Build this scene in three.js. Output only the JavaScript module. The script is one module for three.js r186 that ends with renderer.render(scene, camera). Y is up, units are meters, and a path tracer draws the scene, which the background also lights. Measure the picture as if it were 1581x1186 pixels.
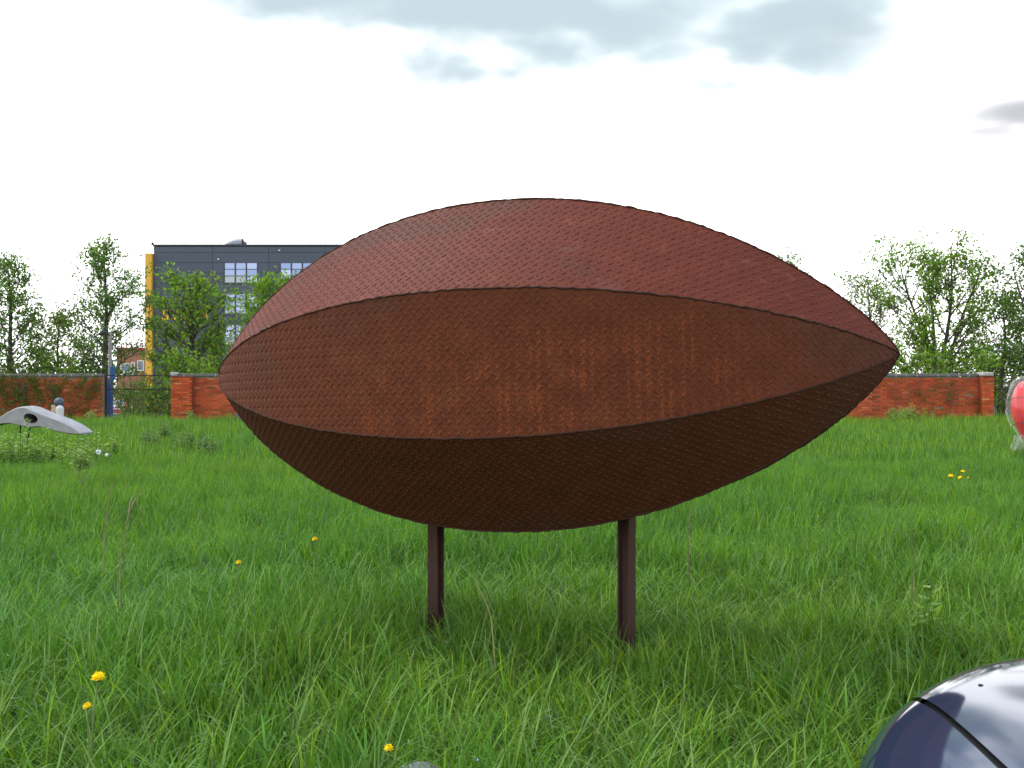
import * as THREE from 'three';
import { mergeGeometries } from 'three/addons/utils/BufferGeometryUtils.js';
import { RoundedBoxGeometry } from 'three/addons/geometries/RoundedBoxGeometry.js';
import { ImprovedNoise } from 'three/addons/math/ImprovedNoise.js';
import { TextGeometry } from 'three/addons/geometries/TextGeometry.js';
import { FontLoader } from 'three/addons/loaders/FontLoader.js';

// ---------------------------------------------------------------- camera, sky, sun, exposure
const EYE = 1.6, F = 1697, CX = 790.5, HY = 587.5;
const scene = new THREE.Scene();
const camera = new THREE.PerspectiveCamera(2 * Math.atan(593 / F) * 180 / Math.PI, 4 / 3, 0.1, 1500);
camera.position.set(0, EYE, 0);
camera.rotation.x = -Math.atan((593 - HY) / F);
camera.focus = 6; camera.userData.fStop = 13;
const renderer = new THREE.WebGLRenderer({ antialias: true });
renderer.toneMapping = THREE.LinearToneMapping;
renderer.toneMappingExposure = 3.0;
renderer.shadowMap.enabled = true;

const SUN_DIR = new THREE.Vector3(-0.5, 0.82, -0.22).normalize();
const sun = new THREE.DirectionalLight(new THREE.Color(1, 0.955, 0.88), 1.25);
sun.position.copy(SUN_DIR).multiplyScalar(120);
sun.castShadow = true; sun.shadow.radius = 60;
sun.shadow.mapSize.set(4096, 4096);
Object.assign(sun.shadow.camera, { left: -60, right: 60, top: 60, bottom: -60, near: 1, far: 300 });
scene.add(sun);
sun.target.position.set(0, 0, -30); sun.position.add(sun.target.position); scene.add(sun.target);

let seed = 1;
const reseed = (s) => { seed = s | 0; };
function rnd() { seed = (seed + 0x6d2b79f5) | 0; let t = Math.imul(seed ^ (seed >>> 15), 1 | seed); t = (t + Math.imul(t ^ (t >>> 7), 61 | t)) ^ t; return ((t ^ (t >>> 14)) >>> 0) / 4294967296; }
const rr = (a, b) => a + (b - a) * rnd();
const pick = (a) => a[Math.floor(rnd() * a.length)];
const IN = new ImprovedNoise();
const noise = (x, y, z = 0) => IN.noise(x, y, z);
function fbm(x, y, z, o = 4) { let s = 0, a = 0.5, t = 0; for (let i = 0; i < o; i++) { s += a * noise(x, y, z); t += a; a *= 0.5; x = x * 2.03 + 7.1; y = y * 2.03 + 3.7; z = z * 2.03 + 1.3; } return s / t; }
const clamp = (x, a = 0, b = 1) => Math.min(b, Math.max(a, x));
const sstep = (a, b, x) => { const t = clamp((x - a) / (b - a)); return t * t * (3 - 2 * t); };
const mix = (a, b, t) => a + (b - a) * t;

{ // broken bright overcast: white cloud with thin blue-grey gaps
  const W = 2048, H = 1024, data = new Float32Array(W * H * 4), d2r = Math.PI / 180;
  // soft patches seen in the photograph: azimuth right of the view axis, elevation, half widths (degrees), kind (0 gap, 1 grey cloud underside), strength
  const patch = [[1, 18.8, 15, 4.0, 0, 1.0], [13.5, 17.0, 7, 2.6, 0, 1.0], [-11, 20, 9, 3.0, 0, 1.0], [5, 16.4, 9, 1.5, 0, 0.5], [20, 17.5, 5, 2.2, 0, 0.45], [-22, 19.5, 5, 1.5, 0, 0.5], [25.2, 12.5, 3.6, 0.85, 1, 0.9], [23.4, 11.7, 2.6, 0.5, 1, 0.7], [27.5, 11.5, 2.4, 0.7, 1, 0.9], [16.2, 8.5, 2.7, 0.5, 1, 0.95], [18.4, 8.1, 2.2, 0.38, 1, 0.85], [13.6, 9.0, 1.2, 0.22, 1, 0.4], [-25.2, 13.4, 2.8, 0.5, 1, 0.55], [24.4, 8.9, 2.2, 0.3, 1, 0.4]];
  for (let j = 0; j < H; j++) {
    const el = ((j + 0.5) / H - 0.5) * Math.PI, y = Math.sin(el), ce = Math.cos(el);
    for (let i = 0; i < W; i++) {
      const az = ((i + 0.5) / W - 0.5) * 2 * Math.PI, x = Math.cos(az) * ce, z = Math.sin(az) * ce, k = (j * W + i) * 4;
      if (y < -0.02) { data[k] = 0.25; data[k + 1] = 0.27; data[k + 2] = 0.24; data[k + 3] = 1; continue; }
      const h = 0.9 / (Math.max(y, 0) + 0.22), px = x * h, pz = z * h;
      const n = fbm(px * 1.5 + 11, pz * 1.5 + 4, 2.2, 6), n2 = fbm(px * 3.1 + 31, pz * 3.1 - 9, 7.7, 5);
      let gap = sstep(-0.24, 0.22, n) * sstep(0.275, 0.36, y) * 0.92, grey = sstep(0.15, 0.5, n2) * 0.35 * sstep(0.2, 0.45, y);
      const right = Math.atan2(x, -z) / d2r, elev = el / d2r;
      for (const [pa, pe, wa, we, kind, s] of patch) {
        const wob = fbm(right * 0.22, elev * 0.5, pa, 5), wx = (right - pa) / wa + wob * 0.35, wy = (elev - pe) / we + wob * (kind ? 0.8 : 1.0), m = s * sstep(1.5, 0.2, Math.sqrt(wx * wx + wy * wy));
        if (kind) grey = Math.max(grey, m * 0.8); else gap = Math.max(gap, m * clamp(1.0 + 0.7 * fbm(right * 0.16 + 3, elev * 0.55, 8, 6), 0.45, 1));
      }
      const bright = 0.95 + 0.18 * fbm(px * 2.2 - 5, pz * 2.2, 1.1, 4);
      gap = 1 - Math.pow(1 - gap, 2.2); grey = 1 - Math.pow(1 - grey, 2.2);
      const up = sstep(0.325, 0.48, y);
      let c = [bright, bright * 1.0, bright * 1.0];
      const g = [mix(0.20, 0.09, up), mix(0.245, 0.20, up), mix(0.268, 0.41, up)];
      for (let q = 0; q < 3; q++) { c[q] = mix(c[q], g[q], gap); c[q] = mix(c[q], [0.16, 0.162, 0.178][q], grey); data[k + q] = c[q]; }
      data[k + 3] = 1;
    }
  }
  const sky = new THREE.DataTexture(data, W, H, THREE.RGBAFormat, THREE.FloatType);
  sky.mapping = THREE.EquirectangularReflectionMapping; sky.magFilter = THREE.LinearFilter; sky.minFilter = THREE.LinearFilter; sky.wrapS = THREE.RepeatWrapping; sky.needsUpdate = true;
  scene.background = sky; scene.environment = sky;
}

// ---------------------------------------------------------------- helpers
const at = (x, y, d) => new THREE.Vector3((x - CX) / F * d, EYE - (y - HY) / F * d, -d);   // a pixel of the photograph at a depth
const names = new Map();
function numbered(n) { const k = names.get(n) ?? 0; names.set(n, k + 1); return k ? n + '_' + String(k).padStart(3, '0') : n; }
const shadow = (m) => { m.castShadow = true; m.receiveShadow = true; return m; };
function tag(o, label, category, group) { o.userData.label = label; o.userData.category = category; if (group) o.userData.group = group; return o; }
function thing(name, label, category, pos, group) { const g = new THREE.Group(); g.name = numbered(name); g.position.copy(pos); scene.add(g); return tag(g, label, category, group); }
function part(name, geo, mat, parent) { const m = shadow(new THREE.Mesh(geo, mat)); m.name = name; parent.add(m); return m; }
function stuff(m) { m.userData.kind = 'stuff'; return m; }
function structure(name, geo, mat) { const m = shadow(new THREE.Mesh(geo, mat)); m.name = name; m.userData.kind = 'structure'; scene.add(m); return m; }
const std = (r, g, b, rough = 0.9, o = {}) => new THREE.MeshStandardMaterial({ color: new THREE.Color().setRGB(r, g, b), roughness: rough, ...o });
const phys = (r, g, b, rough = 0.9, o = {}) => new THREE.MeshPhysicalMaterial({ color: new THREE.Color().setRGB(r, g, b), roughness: rough, ...o });
function box(w, h, d, x = 0, y = 0, z = 0, ry = 0) { const g = new THREE.BoxGeometry(w, h, d); if (ry) g.rotateY(ry); g.translate(x, y, z); return g; }
function tex(w, h, fn, srgb = false, rep) {
  const d = new Uint8Array(w * h * 4);
  for (let j = 0; j < h; j++) for (let i = 0; i < w; i++) { const c = fn(i, j), k = (j * w + i) * 4; d[k] = clamp(c[0]) * 255; d[k + 1] = clamp(c[1]) * 255; d[k + 2] = clamp(c[2]) * 255; d[k + 3] = 255; }
  const t = new THREE.DataTexture(d, w, h, THREE.RGBAFormat); t.magFilter = THREE.LinearFilter; t.minFilter = THREE.LinearMipmapLinearFilter; t.generateMipmaps = true;
  t.wrapS = t.wrapT = THREE.RepeatWrapping; if (srgb) t.colorSpace = THREE.SRGBColorSpace; if (rep) t.repeat.set(rep[0], rep[1]); t.needsUpdate = true; return t;
}
const toS = (c) => c <= 0.0031308 ? c * 12.92 : 1.055 * Math.pow(c, 1 / 2.4) - 0.055;
const linTex = (w, h, fn) => tex(w, h, (i, j) => fn(i, j).map((v) => toS(clamp(v))), true);   // colours given linear
function tube(points, r0, r1, sides = 6, steps) {   // tapered tube along points
  const n = points.length, pos = [], idx = [], up = new THREE.Vector3(0.31, 0.2, 0.93), t = new THREE.Vector3(), a = new THREE.Vector3(), b = new THREE.Vector3();
  for (let i = 0; i < n; i++) {
    t.subVectors(points[Math.min(n - 1, i + 1)], points[Math.max(0, i - 1)]).normalize(); a.crossVectors(t, up).normalize(); b.crossVectors(t, a);
    const r = Array.isArray(r0) ? r0[i] : mix(r0, r1, i / (n - 1));
    for (let k = 0; k < sides; k++) { const q = k / sides * 2 * Math.PI, c = Math.cos(q) * r, s = Math.sin(q) * r; pos.push(points[i].x + a.x * c + b.x * s, points[i].y + a.y * c + b.y * s, points[i].z + a.z * c + b.z * s); }
  }
  for (let i = 0; i < n - 1; i++) for (let k = 0; k < sides; k++) { const p = i * sides + k, q = i * sides + (k + 1) % sides; idx.push(p, q, p + sides, q, q + sides, p + sides); }
  const g = new THREE.BufferGeometry(); g.setAttribute('position', new THREE.Float32BufferAttribute(pos, 3)); g.setIndex(idx); g.computeVertexNormals(); return g;
}
class Leaves {   // many small folded leaves with their own colours
  constructor() { this.p = []; this.c = []; this.i = []; }
  add(o, dir, side, len, wid, col, fold = 0.25) {
    const n = this.p.length / 3, nx = dir.y * side.z - dir.z * side.y, ny = dir.z * side.x - dir.x * side.z, nz = dir.x * side.y - dir.y * side.x, f = fold * wid;
    const put = (a, b, h) => this.p.push(o.x + dir.x * a + side.x * b + nx * h, o.y + dir.y * a + side.y * b + ny * h, o.z + dir.z * a + side.z * b + nz * h);
    put(0, 0, 0); put(len * 0.45, -wid / 2, f); put(len * 0.45, wid / 2, f); put(len, 0, -f * 0.6);
    for (let k = 0; k < 4; k++) this.c.push(col[0], col[1], col[2]);
    this.i.push(n, n + 1, n + 3, n, n + 3, n + 2);
  }
  random(o, len, wid, col, droop = 0) {
    const d = new THREE.Vector3(rr(-1, 1), rr(-1, 1) - droop, rr(-1, 1)).normalize(), s = new THREE.Vector3(rr(-1, 1), rr(-1, 1), rr(-1, 1)).cross(d).normalize();
    this.add(o, d, s, len, wid, col);
  }
  build() { const g = new THREE.BufferGeometry(); g.setAttribute('position', new THREE.Float32BufferAttribute(this.p, 3)); g.setAttribute('color', new THREE.Float32BufferAttribute(this.c, 3)); g.setIndex(this.i); g.computeVertexNormals(); return g; }
}
const leafMat = phys(1, 1, 1, 0.95, { specularIntensity: 0.3, vertexColors: true, side: THREE.DoubleSide, transmission: 0.5, thickness: 0 });
const grassMat = phys(1, 1, 1, 0.92, { vertexColors: true, side: THREE.DoubleSide, transmission: 0.42, thickness: 0, specularIntensity: 0.3 });
const barkTex = linTex(128, 256, (i, j) => { const v = 0.5 + 0.5 * fbm(i * 0.12, j * 0.025, 3, 4), w = 0.03 + 0.07 * v; return [w * 1.05, w * 0.92, w * 0.75]; });
const barkMat = new THREE.MeshStandardMaterial({ color: new THREE.Color().setRGB(0.055, 0.046, 0.036), roughness: 0.95 });
const paleBark = std(0.11, 0.10, 0.085, 0.95);

// ---------------------------------------------------------------- ground, road
const WALL_D = 38;
const groundY = (x, z) => { const d = -z; return 0.03 * fbm(x * 0.3, z * 0.3, 5, 3) - 1.7 * sstep(42, 72, d); };
{
  const g = new THREE.PlaneGeometry(900, 900, 220, 220); g.rotateX(-Math.PI / 2);
  const p = g.attributes.position;
  for (let i = 0; i < p.count; i++) {   // finer cells near the meadow
    const x = p.getX(i), z = p.getZ(i), w = (v) => Math.sign(v) * Math.pow(Math.abs(v) / 450, 2.2) * 450, X = w(x), Z = w(z) - 30;
    p.setXYZ(i, X, groundY(X, Z), Z);
  }
  const uv = g.attributes.uv; for (let i = 0; i < p.count; i++) uv.setXY(i, p.getX(i) / 2, p.getZ(i) / 2);
  g.computeVertexNormals();
  const t = linTex(512, 512, (i, j) => {
    const a = 0.5 + 0.5 * fbm(i / 20, j / 20, 1, 5), b = 0.5 + 0.5 * fbm(i / 6, j / 6, 9, 3), s = sstep(0.35, 0.65, a);
    return [mix(0.045, 0.05, s) * (0.6 + 0.8 * b), mix(0.04, 0.085, s) * (0.6 + 0.8 * b), mix(0.02, 0.02, s) * (0.6 + 0.8 * b)];
  });
  structure('ground', g, new THREE.MeshStandardMaterial({ map: t, roughness: 1 }));
  const asphalt = linTex(256, 256, (i, j) => { const v = 0.16 + 0.05 * fbm(i / 30, j / 30, 4, 4) + 0.05 * (rnd() - 0.5); return [v, v * 0.98, v * 0.97]; });
  const rg = new THREE.PlaneGeometry(70, 45, 1, 1); rg.rotateX(-Math.PI / 2);
  const ruv = rg.attributes.uv; for (let i = 0; i < 4; i++) ruv.setXY(i, rg.attributes.position.getX(i) / 3, rg.attributes.position.getZ(i) / 3);
  const road = structure('road', rg, new THREE.MeshStandardMaterial({ map: asphalt, roughness: 0.95 })); road.position.set(-30, -1.64, -96);
}

// ---------------------------------------------------------------- brick walls
const brickGeo = new RoundedBoxGeometry(0.246, 0.064, 0.05, 1, 0.007);
const mortarTex = linTex(256, 256, (i, j) => { const v = 0.5 + 0.5 * fbm(i / 12, j / 12, 8, 4); return [0.16 + 0.10 * v, 0.11 + 0.08 * v, 0.085 + 0.06 * v]; });
const mortarMat = new THREE.MeshStandardMaterial({ map: mortarTex, roughness: 1 });
const pillarMat = phys(0.21, 0.055, 0.026, 0.95, { specularIntensity: 0.25 });
const brickMat = phys(1, 1, 1, 0.95, { specularIntensity: 0.25 });
const copingMat = std(0.12, 0.115, 0.105, 0.95), jointMat = std(0.3, 0.29, 0.26, 0.95), capMat = std(0.34, 0.32, 0.29, 0.9);
const WALL_H = EYE + (HY - 579) / F * WALL_D;
function brickwork(parent, x0, x1, h, z, xOff = 0) {   // bricks on a face that looks towards +z, one instanced part
  const list = [], rows = Math.floor(h / 0.0765), m = new THREE.Matrix4(), e = new THREE.Euler(), q = new THREE.Quaternion();
  for (let r = 0; r < rows; r++) {
    const shift = r % 2 ? 0.13 : 0;
    for (let x = x0 + 0.128 - shift; x < x1 + 0.01; x += 0.2585) {
      let a = Math.max(x0, x - 0.123), b = Math.min(x1, x + 0.123); if (b - a < 0.05) continue;
      if (rnd() < 0.006) continue;
      list.push([(a + b) / 2, 0.038 + r * 0.0765, b - a]);
    }
  }
  const im = new THREE.InstancedMesh(brickGeo, brickMat, list.length), c = new THREE.Color();
  list.forEach(([x, y, w], i) => {
    e.set(rr(-0.03, 0.03), rr(-0.02, 0.02), rr(-0.006, 0.006)); q.setFromEuler(e);
    m.compose(new THREE.Vector3(x, y, z + rr(-0.012, 0.004)), q, new THREE.Vector3(w / 0.246, 1, 1)); im.setMatrixAt(i, m);
    const wx = x + xOff, n = fbm(wx * 0.9, y * 1.3, 3, 4), st = fbm(wx * 2.6, y * 0.35, 12, 3);
    let v = 1 + 0.45 * n + rr(-0.22, 0.2), R = 0.41 * v, G = 0.076 * v * rr(0.85, 1.25), B = 0.026 * v * rr(0.8, 1.3);
    const t = rnd(); if (t < 0.05) { R *= 0.6; G *= 0.75; B *= 0.9; } else if (t > 0.96) { R *= 1.15; G *= 2.0; B *= 2.4; }
    const moss = sstep(0.18, 0.42, st) * 0.75; R = mix(R, 0.07, moss); G = mix(G, 0.055, moss); B = mix(B, 0.03, moss);
    im.setColorAt(i, c.setRGB(R, G, B));
  });
  im.name = 'brickwork'; shadow(im); stuff(im); parent.add(im);
}
function coping(parent, x0, x1, y, depth, zc) {
  const n = Math.round((x1 - x0) / 0.36), w = (x1 - x0) / n, geo = new RoundedBoxGeometry(w - 0.035, 0.1, depth, 2, 0.02), jg = box(0.05, 0.1, depth - 0.03);
  for (let i = 0; i < n; i++) {
    const s = part('coping_stone', geo, copingMat, parent); s.position.set(x0 + (i + 0.5) * w, y + rr(-0.006, 0.006), zc); s.rotation.z = rr(-0.012, 0.012);
    if (i) { const j = part('mortar_joint', jg, rnd() < 0.75 ? jointMat : copingMat, parent); j.position.set(x0 + i * w, y + 0.004 + rr(-0.003, 0.004), zc); }
  }
}
function wall(label, px0, px1, pillars) {
  const a = at(px0, HY, WALL_D).x, b = at(px1, HY, WALL_D).x, cx = (a + b) / 2, g = thing('brick_wall', label, 'brick wall', new THREE.Vector3(cx, 0, -WALL_D - 0.2));
  const L = b - a, H = WALL_H - 0.06;
  part('wall_core', box(L, H, 0.34, 0, H / 2, -0.02), mortarMat, g);
  brickwork(g, -L / 2, L / 2, H, 0.155, cx);
  coping(g, -L / 2, L / 2, H + 0.052, 0.46, 0);
  for (const [p0, p1, cap] of pillars) {
    const x0 = at(p0, HY, WALL_D).x - cx, x1 = at(p1, HY, WALL_D).x - cx, w = x1 - x0, pl = new THREE.Group(); pl.name = 'pillar'; g.add(pl); pl.position.set((x0 + x1) / 2, 0, 0.3);
    part('pillar_core', box(w - 0.02, H + 0.02, 0.5, 0, H / 2, -0.04), pillarMat, pl);
    brickwork(pl, -w / 2, w / 2, H, 0.2, cx + x0);
    const c = part('pillar_cap', new RoundedBoxGeometry(cap, 0.13, 0.6, 2, 0.04), capMat, pl); c.position.set(cap < w ? -w / 2 + cap / 2 : 0, H + 0.085, 0);
  }
  return g;
}
reseed(10);
wall('red brick wall with creeper on its face left of the wire gate, behind the grey sculpture', -330, 159, []);
wall('long red brick wall running behind the rusty steel sculpture from the gate pillar to its right end', 268, 1529, [[268, 300, 0.14], [1511, 1529, 0.36]]);

// ---------------------------------------------------------------- dark wire fences
const ironMat = std(0.02, 0.02, 0.021, 0.6, { metalness: 0.4 });
function ironFence(name, label, px0, px1, barGap) {
  const a = at(px0, HY, WALL_D).x, b = at(px1, HY, WALL_D).x, g = thing(name, label, name === 'metal_gate' ? 'gate' : 'fence', new THREE.Vector3((a + b) / 2, 0, -WALL_D - 0.2)), L = b - a;
  const y0 = EYE - (580 - HY) / F * WALL_D, y1 = EYE - (601.5 - HY) / F * WALL_D;
  for (const y of [y0, y1, 0.25]) part('rail', box(L - 0.12, 0.045, 0.045, 0, y, 0), ironMat, g);
  for (const s of [-1, 1]) part('post', box(0.07, y0 + 0.06, 0.07, s * (L / 2 - 0.035), (y0 + 0.06) / 2, 0), ironMat, g);
  for (let x = -L / 2 + barGap; x < L / 2 - 0.05; x += barGap) part('bar', box(0.012, y0 - 0.05, 0.012, x, (y0 - 0.05) / 2, 0.03), ironMat, g);
  return g;
}
ironFence('metal_gate', 'dark metal gate with thin bars and two rails in the gap between the brick walls', 159.5, 267.5, 0.22);
ironFence('metal_fence', 'dark metal railing with two rails beside the right end of the brick wall', 1529.5, 1700, 0.24);

// ---------------------------------------------------------------- creepers and vines
function creeper(label, px0, px1, dens, green, topLine, d, frontZ) {
  const a = at(px0, HY, d).x, b = at(px1, HY, d).x, base = new THREE.Vector3((a + b) / 2, 0, -d + frontZ), g = thing('creeper', label, 'climbing plant', base), L = b - a, lv = new Leaves(), stems = [];
  const n = Math.round(L * dens);
  for (let i = 0; i < n; i++) {
    let x = rr(-L / 2, L / 2), y = topLine - Math.pow(rnd(), 2.2) * 0.5, up = rnd() < 0.3; if (up) y = 0.1;
    const pts = [new THREE.Vector3(x, y, rr(0, 0.04))], len = rr(0.4, 1.5);
    let dx = rr(-0.6, 0.6), k = 0, steps = 9;
    for (; k < steps; k++) { x += dx * len / steps + rr(-0.05, 0.05); y += (up ? 1 : -1) * len / steps; dx += rr(-0.3, 0.3); if (y < 0.02 || y > topLine + 0.06) break; pts.push(new THREE.Vector3(clamp(x, -L / 2, L / 2), y, rr(0, 0.05))); }
    if (pts.length < 3) continue;
    stems.push(tube(pts, 0.007, 0.003, 4));
    const dense = fbm((x + base.x) * 1.2, y * 1.4, 6, 3) > 0.0;
    for (const p of pts) { const m = dense ? 5 : 1; for (let q = 0; q < m; q++) { if (rnd() < green) { const v = rr(0.7, 1.3), yel = rnd() < 0.3; lv.random(new THREE.Vector3(p.x + rr(-0.09, 0.09), p.y + rr(-0.1, 0.1), p.z + rr(0, 0.08)), rr(0.05, 0.1), rr(0.04, 0.07), yel ? [0.20 * v, 0.18 * v, 0.02 * v] : [0.09 * v, 0.17 * v, 0.016 * v]); } } }
    if (rnd() < 0.75) for (const p of pts) if (rnd() < 0.6) { const v = rr(0.6, 1.2); lv.random(new THREE.Vector3(p.x + rr(-0.06, 0.06), p.y, p.z + 0.02), 0.1, 0.014, [0.12 * v, 0.075 * v, 0.035 * v]); }
  }
  part('stem', mergeGeometries(stems), std(0.13, 0.085, 0.05, 0.95), g); stuff(part('foliage', lv.build(), leafMat, g));
  return g;
}
reseed(21);
creeper('patchy green and brown creeper hanging over the left brick wall', -100, 158, 22, 0.75, WALL_H - 0.02, WALL_D, 0.02);
creeper('tangled yellow green vine climbing over the dark wire gate', 161, 270, 16, 0.5, WALL_H - 0.02, WALL_D, -0.12);
creeper('thin creeper with dead brown stems on the wall section right of the steel sculpture', 1380, 1512, 7, 0.5, WALL_H - 0.06, WALL_D, 0.02);
creeper('yellowish vine hanging on the dark railing at the right edge', 1531, 1640, 20, 0.5, WALL_H - 0.03, WALL_D, -0.12);

// ---------------------------------------------------------------- dark grey building behind the trees
const font = await new FontLoader().loadAsync('fonts/droid/droid_sans_bold.typeface.json');
{
  const D = 116, S = D / F, px = (x) => (x - CX) * S, py = (y) => EYE - (y - HY) * S, baseY = -1.7;
  const x0 = px(237), x1 = px(880), top = py(378), g = thing('office_building', 'dark grey panelled office building with strip windows behind the trees on the left', 'building', new THREE.Vector3((x0 + x1) / 2, baseY, -D - 9));
  const cx = (x0 + x1) / 2, Z = 9, gy = (y) => py(y) - baseY, gx = (x) => px(x) - cx;
  const core = std(0.02, 0.022, 0.026, 0.9), clad = [0, 1, 2].map((k) => phys(0.074 + k * 0.003, 0.085 + k * 0.003, 0.102 + k * 0.004, 0.7, { specularIntensity: 0.4 })), dark = std(0.022, 0.026, 0.033, 0.5), glass = [0, 1, 2, 3].map((k) => phys(0.13 + k * 0.035, 0.18 + k * 0.03, 0.30 + k * 0.025, 0.07, { metalness: 0.75 })), blind = phys(0.26, 0.31, 0.33, 0.25, { metalness: 0.2, clearcoat: 0.6 });
  part('wall', box(x1 - x0 - 0.1, top - baseY - 0.15, 18, 0, (top - baseY - 0.15) / 2, 0), core, g);
  part('roof_edge', box(x1 - x0 + 0.06, 0.16, 18.3, 0, top - baseY - 0.04, 0), dark, g);
  const rowH = 15.9, wins = [];
  for (let f = 0; f < 5; f++) for (let c = 0; c < 6; c++) wins.push([346.5 + c * 86.5, 405.6 + f * 47.7, c, f]);
  const cols = [237.4]; for (let c = 0; c <= 7; c++) cols.push(328.5 + c * 86.5);
  reseed(5);
  const panel = (a, b, t, u) => { if (b - a < 1 || u - t < 1) return; const w = (b - a) * S - 0.035, h = (u - t) * S - 0.035; part('cladding_panel', box(w, h, 0.08, gx((a + b) / 2), gy((t + u) / 2), Z + 0.04 + rr(-0.004, 0.004)), pick(clad), g); };
  for (let c = 0; c < cols.length - 1; c++) {
    const a = cols[c], b = Math.min(cols[c + 1], 879.5); if (a > 879) break;
    for (let r = 0; r < 17; r++) {
      const t = 381 + r * rowH - (r ? 7 : 0), u = 381 + (r + 1) * rowH - 7, w = c > 0 ? wins.find((w) => w[2] === c - 1 && t > w[1] - 3 && u < w[1] + 34.5) : null;
      if (w) { panel(a, w[0] - 0.6, t, u); panel(w[0] + 51.6, b, t, u); } else panel(a, b, t, u);
    }
  }
  for (const [wx, wy] of wins) {
    const w = part('window', mergeGeometries([...[0, 17, 34, 51].map((k) => box(k % 51 ? 0.14 : 0.1, 31.4 * S, 0.1, gx(wx + k), gy(wy + 15.9), Z + 0.03)), ...[0, 10.3, 20.6, 31.6].map((k) => box(51 * S, k > 0 && k < 31 ? 0.07 : 0.1, 0.09, gx(wx + 25.5), gy(wy + k), Z + 0.028))]), dark, g);
    for (let i = 0; i < 3; i++) for (let j = 0; j < 3; j++) part('pane', box(16 * S, 9.6 * S, 0.02, gx(wx + 8.5 + i * 17), gy(wy + 5.15 + j * 10.4), Z - 0.0), j === 2 ? (rnd() < 0.5 ? blind : glass[3]) : pick(glass), w);
    part('sill', box(52 * S, 0.07, 0.16, gx(wx + 25.5), gy(wy + 33), Z + 0.06), dark, w);
  }
  // roof ducts
  const zinc = std(0.22, 0.23, 0.245, 0.5, { metalness: 0.4 }), ductDark = std(0.06, 0.065, 0.07, 0.6);
  const arc = [], arc2 = []; for (let k = 0; k <= 8; k++) { const q = k / 8 * Math.PI / 2; arc.push(new THREE.Vector3(gx(351) - Math.cos(q) * 16 * S, gy(381) + Math.sin(q) * 11.5 * S, 5)); arc2.push(new THREE.Vector3(gx(440) + Math.cos(q) * 8 * S, gy(381) + Math.sin(q) * 4 * S, 5)); }
  arc.push(new THREE.Vector3(gx(361), gy(369.5), 5)); arc2.push(new THREE.Vector3(gx(433), gy(377), 5));
  part('roof_duct', tube(arc, 0.45, 0.62, 14), zinc, g); part('roof_duct', tube(arc2, 0.26, 0.3, 12), zinc, g);
  const hood = box(0.22, 1.0, 0.9); hood.rotateZ(-0.5); hood.translate(gx(361.5), gy(372.5), 5); part('duct_hood', hood, ductDark, g);
  part('duct_stand', box(0.14, 1.0, 0.5, gx(349), gy(374), 5.3), zinc, g);
  const fl = std(0.015, 0.015, 0.016, 0.6);
  part('floodlight', mergeGeometries([box(0.22, 0.3, 0.25, gx(235.6), gy(376.5), Z), box(0.06, 0.35, 0.06, gx(236.8), gy(379), Z)]), fl, g);
  for (const [lx, ly] of [[338, 400.5], [432, 387]]) part('wall_lamp', box(0.16, 0.12, 0.22, gx(lx), gy(ly), Z + 0.16), std(0.6, 0.6, 0.58, 0.5), g);
  // yellow stair slab at its corner
  const s0 = px(226.8), s1 = px(236.9), sb = part('yellow_slab', box(s1 - s0, py(392) - baseY, 6, (s0 + s1) / 2 - cx, (py(392) - baseY) / 2, Z - 2.4), std(0.62, 0.33, 0.025, 0.6), g); sb.userData.label = 'yellow vertical slab at the corner of the building';
  part('slab_lamp', mergeGeometries([box(0.3, 0.16, 0.2, px(217.5) - cx, py(394) - baseY, Z), box(0.6, 0.04, 0.04, px(222) - cx, py(393) - baseY, Z)]), fl, g);
  // yellow letters, half hidden by the tree
  const sign = thing('letter_sign', 'yellow raised letters on the grey facade, half hidden behind the green tree', 'sign', new THREE.Vector3(px(286), py(494.5), -D + 0.16));
  const ym = std(0.75, 0.40, 0.02, 0.5);
  [...'SVINCA'].forEach((ch, i) => {
    const t = new TextGeometry(ch, { font, size: 1.12, depth: 0.12, curveSegments: 5 }); t.computeBoundingBox(); const b = t.boundingBox, w = (ch === 'I' ? 3 : 10.5) * S; t.translate(-(b.min.x + b.max.x) / 2, 0, 0); t.scale(w / (b.max.x - b.min.x), 1, 1);
    part('letter', t, ym, sign).position.x = ([256.5, 271.5, 281, 290.5, 304.5, 317.5][i] - 286) * S;
  });
}

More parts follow.
